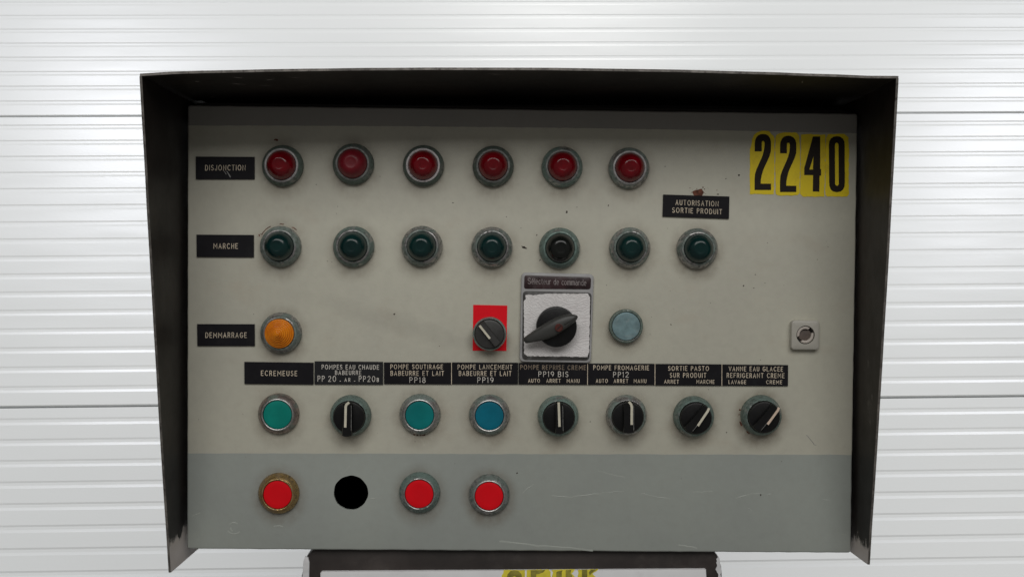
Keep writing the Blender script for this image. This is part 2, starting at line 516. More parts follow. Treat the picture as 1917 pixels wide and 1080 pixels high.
G = {
    "A": (.72, [[(0, 0), (.36, 1), (.72, 0)], [(.13, .34), (.59, .34)]]),
    "B": (.60, [[(0, 0), (0, 1), (.34, 1)] + arc(.34, .76, .22, .24, 90, -90) + [(0, .52)], [(.34, .52)] + arc(.34, .26, .26, .26, 90, -90) + [(0, 0)]]),
    "C": (.72, [arc(.40, .5, .40, .5, 45, 315, 14)]),
    "D": (.66, [[(0, 0), (0, 1), (.24, 1)] + arc(.24, .5, .42, .5, 90, -90, 12) + [(0, 0)]]),
    "E": (.54, [[(.54, 1), (0, 1), (0, 0), (.54, 0)], [(0, .52), (.46, .52)]]),
    "F": (.52, [[(.52, 1), (0, 1), (0, 0)], [(0, .52), (.44, .52)]]),
    "G": (.76, [arc(.40, .5, .40, .5, 45, 350, 14), [(.42, .42), (.79, .42)]]),
    "H": (.64, [[(0, 0), (0, 1)], [(.64, 0), (.64, 1)], [(0, .52), (.64, .52)]]),
    "I": (.0, [[(0, 0), (0, 1)]]),
    "J": (.46, [[(.46, 1), (.46, .26)] + arc(.23, .26, .23, .26, 0, -180)]),
    "L": (.50, [[(0, 1), (0, 0), (.50, 0)]]),
    "M": (.90, [[(0, 0), (0, 1), (.45, .36), (.90, 1), (.90, 0)]]),
    "N": (.72, [[(0, 0), (0, 1), (.72, 0), (.72, 1)]]),
    "O": (.84, [arc(.42, .5, .42, .5, 90, 450, 20)]),
    "P": (.56, [[(0, 0), (0, 1), (.30, 1)] + arc(.30, .74, .26, .26, 90, -90) + [(0, .48)]]),
    "R": (.60, [[(0, 0), (0, 1), (.32, 1)] + arc(.32, .75, .24, .25, 90, -90) + [(0, .50)], [(.34, .50), (.60, 0)]]),
    "S": (.56, [arc(.28, .75, .25, .25, 30, 270, 9) + arc(.28, .25, .28, .25, 90, -150, 9)]),
    "T": (.64, [[(0, 1), (.64, 1)], [(.32, 1), (.32, 0)]]),
    "U": (.62, [[(0, 1), (0, .30)] + arc(.31, .30, .31, .30, 180, 360) + [(.62, 1)]]),
    "V": (.70, [[(0, 1), (.35, 0), (.70, 1)]]),
    "0": (.70, [arc(.35, .5, .35, .5, 90, 450, 20)]),
    "1": (.10, [[(-.08, .85), (.08, 1), (.08, 0)]]),
    "2": (.60, [arc(.30, .72, .29, .28, 165, -25, 9) + [(0, 0), (.60, 0)]]),
    "8": (.60, [arc(.30, .76, .24, .24, -90, 270, 14), arc(.30, .27, .30, .27, 90, 450, 14)]),
    "9": (.60, [arc(.30, .70, .30, .30, 0, 360, 14), arc(.0, .70, .60, .70, 0, -58, 6)]),
    "-": (.26, [[(0, .08), (.26, .08)]]),
    "a": (.34, [arc(.17, .52, .16, .18, 150, 0, 6) + [(.33, 0)], [(.33, .42), (.17, .42)] + arc(.15, .21, .15, .21, 90, 270, 8) + [(.24, .02), (.33, .12)]]),
    "c": (.30, [arc(.18, .35, .18, .35, 50, 310, 12)]),
    "d": (.36, [[(.36, 1), (.36, 0)], [(.36, .2)] + arc(.18, .35, .18, .35, -40, -320, 14)]),
    "e": (.36, [[(0, .37), (.36, .37)] + arc(.18, .35, .18, .35, 4, 310, 14)]),
    "l": (.0, [[(0, 1), (0, 0)]]),
    "m": (.56, [[(0, 0), (0, .7)], [(0, .52)] + arc(.14, .54, .14, .16, 150, 0, 6) + [(.28, 0)], [(.28, .52)] + arc(.42, .54, .14, .16, 150, 0, 6) + [(.56, 0)]]),
    "n": (.34, [[(0, 0), (0, .7)], [(0, .50)] + arc(.17, .52, .17, .18, 150, 0, 6) + [(.34, 0)]]),
    "o": (.38, [arc(.19, .35, .19, .35, 90, 450, 16)]),
    "r": (.22, [[(0, 0), (0, .7)], [(0, .46)] + arc(.18, .50, .18, .2, 160, 70, 4)]),
    "t": (.24, [[(.10, .92), (.10, .14), (.24, .0)], [(0, .68), (.24, .68)]]),
    "u": (.34, [[(0, .7), (0, .18)] + arc(.17, .18, .17, .18, 180, 360, 6), [(.34, .7), (.34, 0)]]),
}
G["é"] = (.36, G["e"][1] + [[(.12, .84), (.26, 1.0)]])


def ribbon(bm, pts, w, h):
    q = [pts[0]]
    for p in pts[1:]:
        if hypot(p[0] - q[-1][0], p[1] - q[-1][1]) > 1e-4: q.append(p)
    pts = q
    n = len(pts)
    closed = n > 3 and hypot(pts[0][0] - pts[-1][0], pts[0][1] - pts[-1][1]) < 1e-3
    L, R = [], []
    for i, (x, z) in enumerate(pts):
        if closed: a, b = pts[(i - 1) if i else n - 2], pts[(i + 1) if i < n - 1 else 1]
        else: a, b = pts[max(0, i - 1)], pts[min(n - 1, i + 1)]
        d1, d2 = Vector((x - a[0], z - a[1])), Vector((b[0] - x, b[1] - z))
        if d1.length < 1e-6: d1 = d2
        if d2.length < 1e-6: d2 = d1
        d1.normalize(); d2.normalize()
        nn = Vector((-(d1.y + d2.y), d1.x + d2.x))
        if nn.length < 1e-6: nn = Vector((-d1.y, d1.x))
        nn.normalize()
        k = min(1.9, 1 / max(0.3, abs(nn.dot(Vector((-d1.y, d1.x))))))
        e = Vector((0, 0))
        if not closed and i == 0: e = -d1 * w * .45
        if not closed and i == n - 1: e = d1 * w * .45
        L.append(bm.verts.new(V(x + nn.x * w / 2 * k + e.x, z + nn.y * w / 2 * k + e.y, h)))
        R.append(bm.verts.new(V(x - nn.x * w / 2 * k + e.x, z - nn.y * w / 2 * k + e.y, h)))
    for i in range(n - 1): bm.faces.new((L[i], R[i], R[i + 1], L[i + 1]))


def text(bm, s, x0, x1, zc, cap, h, w=0.52, slope=0.0, track=0.52, space=0.62, jitter=0.0, caps=None):
    """s set between x0 and x1 (mm), centred on height zc; caps gives a size of its own to chosen letters"""
    caps = caps or {}
    adv, xs = 0.0, []
    for i, ch in enumerate(s):
        if ch == " ":
            adv += space; continue
        k = caps.get(i, 1.0)
        xs.append((i, ch, adv, k))
        adv += G[ch][0] * k + track
    adv -= track
    sx = (x1 - x0) / adv
    st = 0
    for i, ch, a, k in xs:
        jz = random.uniform(-jitter, jitter)
        for stroke in G[ch][1]:
            pts = []
            for px, pz in stroke:
                X = x0 + (a + px * k) * sx
                pts.append((X, zc - cap / 2 + pz * cap * k + jz + (X - (x0 + x1) / 2) * slope))
            ribbon(bm, pts, w, h + 0.02 * (st % 3))
            st += 1


# ------------------------------------------------------------------ sectional door behind
DOOR = Matrix.Translation((0, 0, LIFT))
door = empty("sectional_door", Matrix.Translation((0, 0, LIFT - 2.60)))
setp(door, "white ribbed steel sectional door filling the whole background", "door", kind="thing")
PITCH, SEC = 0.0367, 0.0367 * 16.6
R0 = 0.0                         # height of the first groove of the second section (below door origin)
SEC_OFF = LIFT - (LIFT - 2.60)


def door_section(k):
    """section k: its top joint lies at -(k*SEC) + .55 pitch"""
    top = -(k * SEC) + 0.55 * PITCH
    bot = top - SEC
    g = 0.0013                    # half joint
    prof = [(0.040, bot + g), (0.004, bot + g), (0.0012, bot + g + 0.0004), (0.0, bot + g + 0.0016)]
    for i in range(15, -1, -1):
        z = -(k * SEC) - i * PITCH            # upper lip of groove i
        lo = z - PITCH * 0.34
        prof += [(0.0, lo), (0.0005, lo + 0.0030), (0.0008, lo + 0.0052), (0.0008, z - 0.0028), (0.0006, z - 0.0019), (0.0, z)]
    prof += [(0.0, top - g - 0.0016), (0.0012, top - g - 0.0004), (0.004, top - g), (0.040, top - g)]
    bm = bmesh.new()
    X = (-2.6, 2.6)
    cols = [[bm.verts.new((x, y, z + 2.60)) for y, z in prof] for x in X]
    n = len(prof)
    for i in range(n):
        j = (i + 1) % n
        bm.faces.new((cols[0][i], cols[1][i], cols[1][j], cols[0][j]))
    bm.faces.new(cols[0]); bm.faces.new(cols[1])
    o = finish("door_panel", bm, M["door"], door, smooth=True, ang=0.12)
    return o


for k in (-1, 0, 1): door_section(k)
bm = bmesh.new()
for k in (0, 1):
    z = -(k * SEC) + 0.55 * PITCH + 2.60
    v = [bm.verts.new((x, y, zz)) for x in (-2.59, 2.59) for y in (0.012, 0.030) for zz in (z - 0.004, z + 0.004)]
    for f in ((0, 1, 3, 2), (4, 6, 7, 5), (0, 4, 5, 1), (2, 3, 7, 6), (0, 2, 6, 4), (1, 5, 7, 3)): bm.faces.new([v[i] for i in f])
    finish("joint_seal", bm, M["joint"], door, smooth=False)
    bm = bmesh.new()
bm.free()

# ------------------------------------------------------------------ control cabinet
cr = ((0.999758, 0.013395, 0.017454), (-0.002861, 0.86572, -0.500521), (-0.021815, 0.50035, 0.865549))
CAB = Matrix.Translation((-0.02682, -0.86401, -0.88521 + LIFT)) @ Matrix(cr).to_4x4()
cab = empty("control_cabinet", CAB)
setp(cab, "cream and grey electrical cabinet with pilot lamps and knobs under a dark hood", "control cabinet")

BK = 62                          # how far the hood reaches back along the cabinet
# body of the cabinet behind the door
bm = boxm(bmesh.new(), -296, 296, -200, -24, -193, 197)
bmesh.ops.delete(bm, geom=[f for f in bm.faces if abs(f.calc_center_median().y - 0.024) < 1e-4], context="FACES")
finish("cabinet_body", bm, M["inside"], cab, smooth=False)
bm = prism_bm(rrect(-299, -190, 297, 203.5, 3), -24, -19, 0.6, holes=[rrect(-280, -178, 280, 178, 4)], hole_depth=-24)
finish("cabinet_flange", bm, M["box"], cab)

bm = boxm(bmesh.new(), -305.2, 305.2, -BK + 1, -BK + 3, 192, 224)
finish("hood_back", bm, M["hood"], cab, smooth=False)

# front panel with the hole of the missing push button
hole = circle(*(-152.82, -146.62), 15.5, 48, 0.12, 3)
corners = [(-299.67, -198.45), (300.28, -198.49), (299.72, 198.32), (-300.32, 198.84)]
pts = rquad(corners, 2.6, 5)
pts = ragged(pts, 9, 0.16, 5)
bm = prism_bm(pts, -18, 0, 1.6, holes=[hole], hole_depth=-2.5)
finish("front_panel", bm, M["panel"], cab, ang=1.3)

# rain hood: folded sheet 2 mm thick, deep at the top, cheeks narrowing downwards
BK = 62
tl, tr = (-306.57, 206.53), (298.83, 213.89)
bl, br = (-304.15, -210.23), (304.03, -199.68)
TH = 2.0


def sheet(bm, grid, th):
    """grid of points (x, z, h); offset by th along the vector given with each point"""
    a = [[bm.verts.new(V(*p[0])) for p in row] for row in grid]
    b = [[bm.verts.new(V(p[0][0] + p[1][0] * th, p[0][1] + p[1][1] * th, p[0][2])) for p in row] for row in grid]
    R, Cn = len(a), len(a[0])
    for i in range(R - 1):
        for j in range(Cn - 1):
            bm.faces.new((a[i][j], a[i][j + 1], a[i + 1][j + 1], a[i + 1][j]))
            bm.faces.new((b[i][j], b[i + 1][j], b[i + 1][j + 1], b[i][j + 1]))
    rim = []
    for i in range(R - 1):
        for j in (0, Cn - 1):
            f = bm.faces.new((a[i][j], a[i + 1][j], b[i + 1][j], b[i][j])); rim.append(f)
    for j in range(Cn - 1):
        for i in (0, R - 1):
            f = bm.faces.new((a[i][j], a[i][j + 1], b[i][j + 1], b[i][j])); rim.append(f)
    for f in rim: f.material_index = 1
    return bm


def top_z(u):                    # the front lip of the roof bows up slightly in the middle
    return 0.0


rows = []
m1, m2 = (-80.74, 215.46), (-12.26, 215.88)
crown = max(m1[1], m2[1])
NJ = 24
for i in range(2):
    row = []
    for j in range(NJ + 1):
        u = j / NJ
        xf = tl[0] - 1.7 + (tr[0] - tl[0] + 3.4) * u
        zl = tl[1] + (tr[1] - tl[1]) * u
        bowz = (crown - (tl[1] + tr[1]) / 2) * (1 - (2 * u - 0.92) ** 2 / 1.0) if 0 < u < 1 else 0
        bowz = max(0, bowz)
        hf = 108 - 10 * u
        if i == 0: row.append(((xf, zl + bowz + random.uniform(-.12, .12), hf), (0, 1)))
        else: row.append(((-303.5 + 607 * u, zl + 0.4 * bowz - 2, -BK), (0, 1)))
    rows.append(row)
bm = sheet(bmesh.new(), rows, TH)
finish("hood_roof", bm, [M["hood"], M["hood_edge"]], cab, ang=0.5)


def under_roof(u, t):            # a point on the underside of the roof: u along it, t from the lip to the back
    k = u * NJ
    i = min(NJ - 1, int(k)); k -= i
    p = [rows[0][i][0][j] * (1 - k) + rows[0][i + 1][0][j] * k for j in range(3)]
    q = [rows[1][i][0][j] * (1 - k) + rows[1][i + 1][0][j] * k for j in range(3)]
    return V(p[0] + (q[0] - p[0]) * t, p[1] + (q[1] - p[1]) * t - 0.25, p[2] + (q[2] - p[2]) * t)


bm = bmesh.new()
for u0, t0, u1, t1, w in ((.095, .26, .118, .30, .010), (.112, .10, .125, .13, .012), (.055, .20, .062, .19, .008), (.15, .20, .165, .17, .007), (.185, .13, .20, .16, .006), (.88, .12, .885, .20, .006), (.45, .08, .475, .10, .005), (.13, .33, .15, .35, .006)):
    v = [bm.verts.new(under_roof(*p)) for p in ((u0, t0), ((u0 + u1) / 2, (t0 + t1) / 2 + w), (u1, t1), ((u0 + u1) / 2 - .002, (t0 + t1) / 2 - w * .8))]
    bm.faces.new(v)
setp(finish("hood_scratches", bm, M["hood_mark"], cab, smooth=False), kind="stuff")
for s, top, bot, ht, hb, xb in ((-1, tl, bl, 108, 34, -303.5), (1, tr, br, 98, 34, 303.5)):
    rows = []
    for i in range(13):
        u = i / 12
        z = top[1] + (bot[1] - top[1]) * u
        bulge = 5.0 * sin(pi * u)
        h = ht + (hb - ht) * u + bulge * 0.4
        xf = top[0] + (bot[0] - top[0]) * u + random.uniform(-.15, .15)
        row = []
        for j in range(5):
            t = j / 4
            row.append(((xf + (xb - xf) * t ** 0.8, z if i < 12 else z - 2 * t, h + (-BK - h) * t), (s, 0)))
        rows.append(row)
    bm = sheet(bmesh.new(), rows, TH)
    finish("hood_cheek", bm, [M["hood"], M["hood_edge"]], cab, ang=0.5)


# ------------------------------------------------------------------ controls
def copy_part(o, parent):
    c = o.copy()
    C.objects.link(c)
    c.parent = parent
    return c


def dup(o, x, z, mat=None, label=None, child_mats=None):
    c = o.copy()
    if mat:
        c.data = o.data.copy()
        c.data.materials[0] = mat
    C.objects.link(c)
    c.parent = cab
    c.location = V(x, z, 0)
    if label: c["label"] = label
    elif "label" in c: del c["label"]
    for ch in list(o.children):
        d = copy_part(ch, c)
        nm = ch.name.split(".")[0]
        if child_mats and nm in child_mats:
            d.data = ch.data.copy()
            d.data.materials[0] = child_mats[nm]
    return c


RING = [(18.0, -1), (18.4, 0.0), (18.4, 1.6), (18.1, 2.8), (17.3, 4.4), (16.2, 5.9), (15.2, 7.0), (14.5, 7.5)]
RIM = [(14.5, 7.45), (14.2, 7.9), (13.6, 8.1), (13.1, 7.9), (12.95, 7.2), (12.95, 4.0)]


def make_lamp():
    root = finish("pilot_lamp", lathe_bm([(18.0, -1), (18.4, 0.0), (18.4, 1.8), (18.2, 3.2), (17.6, 5.0), (16.6, 6.8), (15.6, 8.2), (15.1, 8.7)], 56), M["ring_dull"], cab)
    rim = finish("rim", lathe_bm([(15.1, 8.6), (14.6, 9.1), (13.9, 9.25), (13.3, 9.1), (13.1, 8.4), (13.1, 5)], 56, 0.03), M["rim_pale"], root)
    lens = finish("lens", lathe_bm([(12.95, 6), (12.95, 9.8), (12.75, 11.2), (12.1, 13.2), (11.1, 15.3), (9.9, 17.2), (8.4, 18.9), (6.7, 20.0), (5.4, 20.5), (4.7, 20.55), (4.2, 20.4), (2.0, 20.35), (0, 20.35)], 64), M["red_lens"], root, ang=0.9)
    root.location = V(0, 0, 0)
    return root


lamp0 = make_lamp()
reds = [(530,311), (662,308), (793,311), (923.3,312), (1052,313.2), (1177,315.3)]
RED_LABELS = ["red pilot lamp with a worn pale rim", "faded matt red pilot lamp", "red pilot lamp with a chipped white rim", "red pilot lamp with a dark mottled bezel", "red pilot lamp with a greenish bezel", "red pilot lamp with scraped lower bezel"]
RXY = [(-215.13, 145.67), (-152.30, 147.79), (-89.81, 147.06), (-27.55, 147.27), (34.07, 147.38), (94.03, 147.04)]
for i, (x, z) in enumerate(RXY):
    rm = M["rim_white"] if i == 2 else M["rim_pale"] if i in (0, 5) else M["rim_thin"]
    bz = [M["ring_dull"], M["ring_dull"], M["ring_dull"], M["ring_dull"], M["ring_green"], M["ring_grey"]][i]
    ln = M["red_matt"] if i == 1 else M["red_lens"]
    o = dup(lamp0, x, z, bz, RED_LABELS[i], {"rim": rm, "lens": ln})
GXY = [(-216.69, 73.80), (-151.59, 74.31), (-90.54, 75.21), (-27.97, 74.98), (32.70, 74.82), (95.68, 75.83), (156.33, 75.63)]
GLAB = ["dark green pilot lamp with rust around its bezel", "dark green pilot lamp with a patchy green bezel", "dark green pilot lamp with a grey and brown bezel", "dark green pilot lamp with a speckled grey bezel", "brownish dark lamp in a smooth green bezel", "dark green pilot lamp with a scratched pale bezel", "dark green pilot lamp with a rough grey bezel"]
for i, (x, z) in enumerate(GXY):
    bz = M[["ring_grey", "ring_green", "ring_grey", "ring_grey", "ring_green", "ring_grey", "ring_grey"][i]]
    o = dup(lamp0, x, z, bz, GLAB[i], {"rim": M["ring_grey"] if i != 4 else M["ring_green"], "lens": M["green_dull"] if i == 4 else M["green_lens"]})
# amber lamp: stepped cone
o = dup(lamp0, *(-215.93, -3.37), M["ring_grey"], "amber pilot lamp with a ribbed conical lens")
for ch in list(o.children): bpy.data.objects.remove(ch)
finish("rim", lathe_bm([(15.1, 8.6), (14.6, 9.1), (13.9, 9.25), (13.3, 9.1), (13.1, 8.4), (13.1, 5)], 56, 0.03), M["ring_grey"], o)
prof = [(12.95, 6), (12.95, 10.0)]
for i in range(8):
    r_, h_ = 12.9 - 1.55 * i, 10.0 + 1.35 * i
    prof += [(r_, h_ + 0.9), (r_ - 0.25, h_ + 1.25), (r_ - 0.7, h_ + 1.38), (r_ - 1.5, h_ + 1.2)]
prof += [(0.8, 21.0), (0, 21.0)]
finish("lens", lathe_bm(prof, 56), M["amber"], o, ang=0.7)
for ch in list(lamp0.children): bpy.data.objects.remove(ch)
bpy.data.objects.remove(lamp0)


def make_button():
    root = finish("push_button", lathe_bm(RING, 56), M["ring_grey"], cab)
    finish("rim", lathe_bm(RIM, 56), M["rim_metal"], root)
    finish("cap", lathe_bm([(12.6, 3), (12.6, 6.6), (12.4, 7.0), (11.9, 7.15), (8, 6.95), (0, 6.85)], 56), M["cap_green"], root)
    return root


btn0 = make_button()
for (x, z), bz, cp, rm, lab in (
        ((-217.69, -75.85), "ring_brown", "cap_green", "rim_metal", "green push button in a brownish bezel"),
        ((-91.17, -75.39), "ring_grey", "cap_teal", "rim_metal", "green push button in a grey bezel"),
        ((-28.77, -75.38), "ring_grey", "cap_blue", "rim_metal", "blue push button"),
        ((-217.34, -147.40), "ring_brass", "cap_red", "ring_brass", "red push button in a brass bezel"),
        ((-90.91, -145.87), "ring_green", "cap_red", "ring_grey", "red push button in a green painted bezel"),
        ((-28.38, -147.38), "ring_grey", "cap_red", "rim_metal", "red push button in a grey bezel")):
    dup(btn0, x, z, M[bz], lab, {"rim": M[rm], "cap": M[cp]})
# smaller faded cap
x, z = (92.79, 5.64)
o = finish("push_button", lathe_bm([(15.0, -1), (15.2, 0), (15.2, 5.2), (14.8, 6.2), (14.0, 6.6), (13.2, 6.5), (12.8, 5.9), (12.8, 3)], 56, 0.05), M["ring_dull"], cab, loc=V(x, z, 0))
o["label"] = "faded blue grey blank push button in a narrow crusty bezel"
finish("cap", lathe_bm([(12.6, 3), (12.6, 5.8), (12.3, 6.3), (11.6, 6.45), (0, 6.3)], 56, 0.0), M["cap_grey"], o)
for ch in list(btn0.children): bpy.data.objects.remove(ch)
bpy.data.objects.remove(btn0)


def knob_bm(r, h0, h1):
    """black knob: disc with a raised grip bar across it"""
    bm = lathe_bm([(r - .3, h0 - 6), (r, h0 - 1), (r, h0 + 1.2), (r - .5, h0 + 2.2), (r - 1.6, h0 + 2.6), (0, h0 + 2.6)], 56)
    return bm


def grip_bm(r, w, h0, h1, over=0.0):
    """grip bar along +z, ends following the disc, with sloping flanks"""
    b2 = bmesh.new()
    def ring(wd, rr, h):
        y = math.sqrt(max(0.1, rr * rr - wd * wd))
        pts = []
        a = math.asin(wd / rr)
        for i in range(7): t = pi / 2 - a + 2 * a * i / 6; pts.append((rr * cos(t), rr * sin(t)))
        for i in range(7): t = -pi / 2 - a + 2 * a * i / 6; pts.append((rr * cos(t), (rr + over) * sin(t)))
        return pts
    L = [loop(b2, ring(w, r - 0.4, h0), h0), loop(b2, ring(w, r - 0.5, h1 - 1), h1 - 1.0), loop(b2, ring(w - 0.6, r - 1.3, h1), h1)]
    bridge(b2, L[0], L[1]); bridge(b2, L[1], L[2])
    b2.faces.new(L[2])
    return b2


def pointer_bm(x, z0, z1, h, w=2.1, bend=0.0, r=13.6):
    b = bmesh.new()
    pts = [(x, z0), (x, z1 - 3), (x + bend * .4, z1 - 1.2), (x + bend, z1)]
    ribbon(b, pts, w, h)
    # runs down over the end of the bar
    return b


def selector(x, z, ang, bez, label, pts, ptr="pointer", over=0.0, w=3.9, off=0.0):
    root = finish("selector_switch", lathe_bm([(18.0, -1), (18.4, 0), (18.4, 2.2), (18.0, 4.4), (17.2, 7.2), (16.2, 9.8), (15.2, 11.2), (14.6, 11.5), (14.4, 10.6), (14.3, 8)], 56), M[bez], cab, loc=V(x, z, 0))
    root["label"] = label
    k = finish("knob", knob_bm(14.1, 12.0, 19.8), M["black"], root)
    g = finish("grip", grip_bm(14.1, w, 14.2, 20.4, over), M["black"], root)
    b_ = bmesh.new()
    ribbon(b_, pts, 2.1, 20.62)
    p = finish("pointer", b_, M[ptr], root, smooth=False)
    b_ = bmesh.new()
    ribbon(b_, [(w - .5, -10.5), (w - .55, -2), (w - .45, 5), (w - .6, 11.2)], 0.28, 20.46)
    e_ = finish("worn_edge", b_, M["scratch"], root, smooth=False)
    e_.rotation_euler = (0, radians(ang), 0)
    e_.location = V(off * cos(radians(ang)), -off * sin(radians(ang)), 0)
    g.rotation_euler = (0, radians(ang), 0)
    g.location = V(off * cos(radians(ang)), -off * sin(radians(ang)), 0)
    return root


selector(*(-153.26, -76.83), 0, "ring_green", "two way knob with its grip bar jutting over the lower rim", [(-2.3, -7), (-2.0, 10.5), (-1.5, 12.2), (0.3, 13.6)], over=2.6, off=-0.9, w=4.3)
selector(*(32.99, -75.77), -1.5, "ring_green", "upright knob in a green bezel", [(0.2, -6), (-0.7, 13.8)], w=3.7)
selector(*(94.50, -74.76), -1, "ring_grey", "upright knob in a scuffed grey bezel", [(2.5, -4.8), (2.4, 10), (1.8, 12.4), (0.4, 14)], w=4.8)
selector(*(155.23, -75.25), 39, "ring_green", "knob turned to the right with an ivory pointer", [(0.9, -4.9), (9.0, 7.4), (9.8, 9.3)])
selector(*(216.18, -73.81), 39, "ring_green", "knob turned to the right with a pinkish pointer", [(1.9, -4.6), (10.3, 7.2), (10.9, 8.9)], ptr="pointer_pink")

# small selector over the red legend plate
x, z = (-29.40, -2.05)
root = finish("selector_switch", lathe_bm([(14.6, -1), (15.0, 0), (15.0, 9.5), (14.5, 11.0), (13.7, 11.6), (13.2, 11.0), (13.0, 8)], 56, 0.04), M["ring_grey"], cab, loc=V(x, z, 0))
root["label"] = "small grey knob over a bright red legend plate"
finish("knob", knob_bm(12.9, 11.0, 17), M["grey_knob"], root)
g = finish("grip", grip_bm(12.9, 3.4, 13.2, 17.6), M["grey_knob"], root)
p = finish("pointer", pointer_bm(-1.9, -2.2, 10.8, 17.9, w=1.9), M["pointer"], root, smooth=False)
for q in (g, p): q.rotation_euler = (0, radians(-39), 0)
q4 = [(-44.43, -17.71), (-14.13, -17.69), (-13.71, 22.94), (-44.27, 23.37)]
q4 = [(a - x, b - z) for a, b in q4]
finish("legend_plate", prism_bm(q4, 0.0, 0.5), M["sticker_red"], root, smooth=False)


# ------------------------------------------------------------------ engraved name plates
def plate(c, lines, mat="plate", ink="letter", label=None, edge=False):
    """c: corners bl, br, tr, tl; lines: (text, x0, x1, z, cap[, caps])"""
    th = 1.6
    o = finish("name_plate", prism_bm(c, 0, th, 0.18), M[mat], cab, smooth=False)
    if label: o["label"] = label
    sl = (c[1][1] - c[0][1]) / (c[1][0] - c[0][0])
    for ln in lines:
        s, x0, x1, zc, cap = ln[:5]
        b = bmesh.new()
        text(b, s, x0, x1, zc, cap, th + 0.04, w=0.43 if cap < 3.6 else 0.47, slope=sl, jitter=0.07, caps=ln[5] if len(ln) > 5 else None, space=0.75 if len(ln) < 7 else ln[6])
        finish("lettering", b, M[ln[7] if len(ln) > 7 else ink], o, smooth=False)
    if edge:
        e = [(c[1][0] + .05, c[1][1]), (c[1][0] + .6, c[1][1]), (c[2][0] + .6, c[2][1]), (c[2][0] + .05, c[2][1])]
        finish("bevel_edge", prism_bm(e, 0, th * 0.75), M["letter"], o, smooth=False)
    return o


def Q(x0, y0, x1, y1, dy=0.0):   # filled in as numbers
    pass


K = 0.4803
plate([(-292.44, 132.92), (-240.28, 133.49), (-240.37, 153.33), (-292.50, 153.03)], [("DISJONCTION", (-283.79, 143.00)[0], (-248.40, 143.40)[0], (-266.46, 143.39)[1], 4.5)], label="name plate reading DISJONCTION")
plate([(-291.43, 63.84), (-240.65, 64.06), (-240.74, 83.92), (-291.63, 83.69)], [("MARCHE", (-276.19, 73.54)[0], (-254.93, 73.75)[0], (-265.73, 73.74)[1], 4.4)], label="name plate reading MARCHE")
plate([(-290.57, -15.62), (-239.46, -15.18), (-239.73, 4.28), (-290.86, 3.91)], [("DEMMARRAGE", (-283.07, -5.88)[0], (-246.70, -5.56)[0], (-264.96, -5.72)[1], 4.4)], label="name plate reading DEMMARRAGE")
plate([(124.85, 104.19), (184.56, 102.75), (184.75, 122.70), (125.21, 123.84)], [("AUTORISATION", (136.47, 116.05)[0], (174.73, 116.46)[0], (155.47, 116.45)[1], 4.3), ("SORTIE PRODUIT", (133.68, 109.31)[0], (177.96, 109.78)[0], (155.57, 109.45)[1], 4.2)], label="name plate reading AUTORISATION SORTIE PRODUIT", ink="letter")
plate([(-248.48, -49.23), (-186.83, -49.34), (-186.94, -29.74), (-248.65, -29.55)], [("ECREMEUSE", (-233.43, -39.50)[0], (-201.57, -39.23)[0], (-217.57, -39.46)[1], 4.2)], label="name plate reading ECREMEUSE")
plate([(-185.88, -49.14), (-124.60, -48.83), (-124.75, -28.49), (-185.90, -28.44)], [
    ("POMPES EAU CHAUDE", (-179.27, -33.28)[0], (-128.45, -32.85)[0], (-154.01, -33.36)[1], 3.7),
    ("BABEURRE", (-167.28, -38.46)[0], (-144.17, -38.27)[0], (-155.90, -38.32)[1], 3.5),
    ("PP 20 - AR - PP20B", (-182.85, -43.88)[0], (-128.47, -43.43)[0], (-155.86, -43.85)[1], 4.8, {8: .62, 9: .62, 17: .66, 6: .8, 11: .8}, .5)], "plate_worn", "letter_pale", "worn charcoal name plate for the hot water pumps")
plate([(-123.60, -48.34), (-63.46, -48.09), (-63.62, -28.65), (-123.83, -28.97)], [
    ("POMPE SOUTIRAGE", (-117.77, -32.76)[0], (-71.13, -32.37)[0], (-94.14, -32.56)[1], 3.8),
    ("BABEURRE ET LAIT", (-117.63, -38.53)[0], (-70.17, -38.13)[0], (-94.10, -38.43)[1], 3.9),
    ("PP18", (-100.62, -44.16)[0], (-86.67, -44.05)[0], (-94.05, -44.40)[1], 4.6, {}, .5, "letter_pale")], label="name plate reading PP18", edge=True)
plate([(-62.69, -47.94), (-3.45, -47.64), (-3.55, -28.23), (-62.86, -28.45)], [
    ("POMPE LANCEMENT", (-57.50, -32.25)[0], (-8.90, -31.84)[0], (-33.20, -32.24)[1], 3.8),
    ("BABEURRE ET LAIT", (-56.39, -38.02)[0], (-9.61, -37.63)[0], (-33.15, -38.06)[1], 3.9),
    ("PP19", (-39.68, -43.66)[0], (-25.70, -43.54)[0], (-33.10, -43.99)[1], 4.6, {}, .5, "letter_pale")], label="name plate reading PP19")
plate([(-2.83, -47.69), (58.78, -47.47), (58.71, -28.19), (-2.97, -28.32)], [
    ("POMPE REPRISE CREME", (-1.39, -32.26)[0], (57.35, -31.76)[0], (27.85, -32.11)[1], 3.8, {}, .6, "letter_dim"),
    ("PP19 BIS", (15.07, -38.38)[0], (41.49, -38.16)[0], (28.39, -38.22)[1], 4.5, {}, .5, "letter_pale"),
    ("AUTO", (5.84, -44.24)[0], (16.04, -44.16)[0], (11.13, -44.15)[1], 3.1),
    ("ARRET", (22.20, -44.11)[0], (34.71, -44.00)[0], (28.46, -44.06)[1], 3.1),
    ("MANU", (40.64, -43.96)[0], (51.66, -43.86)[0], (46.27, -44.05)[1], 3.1)], label="name plate reading PP19 BIS with a stained top line", edge=True)
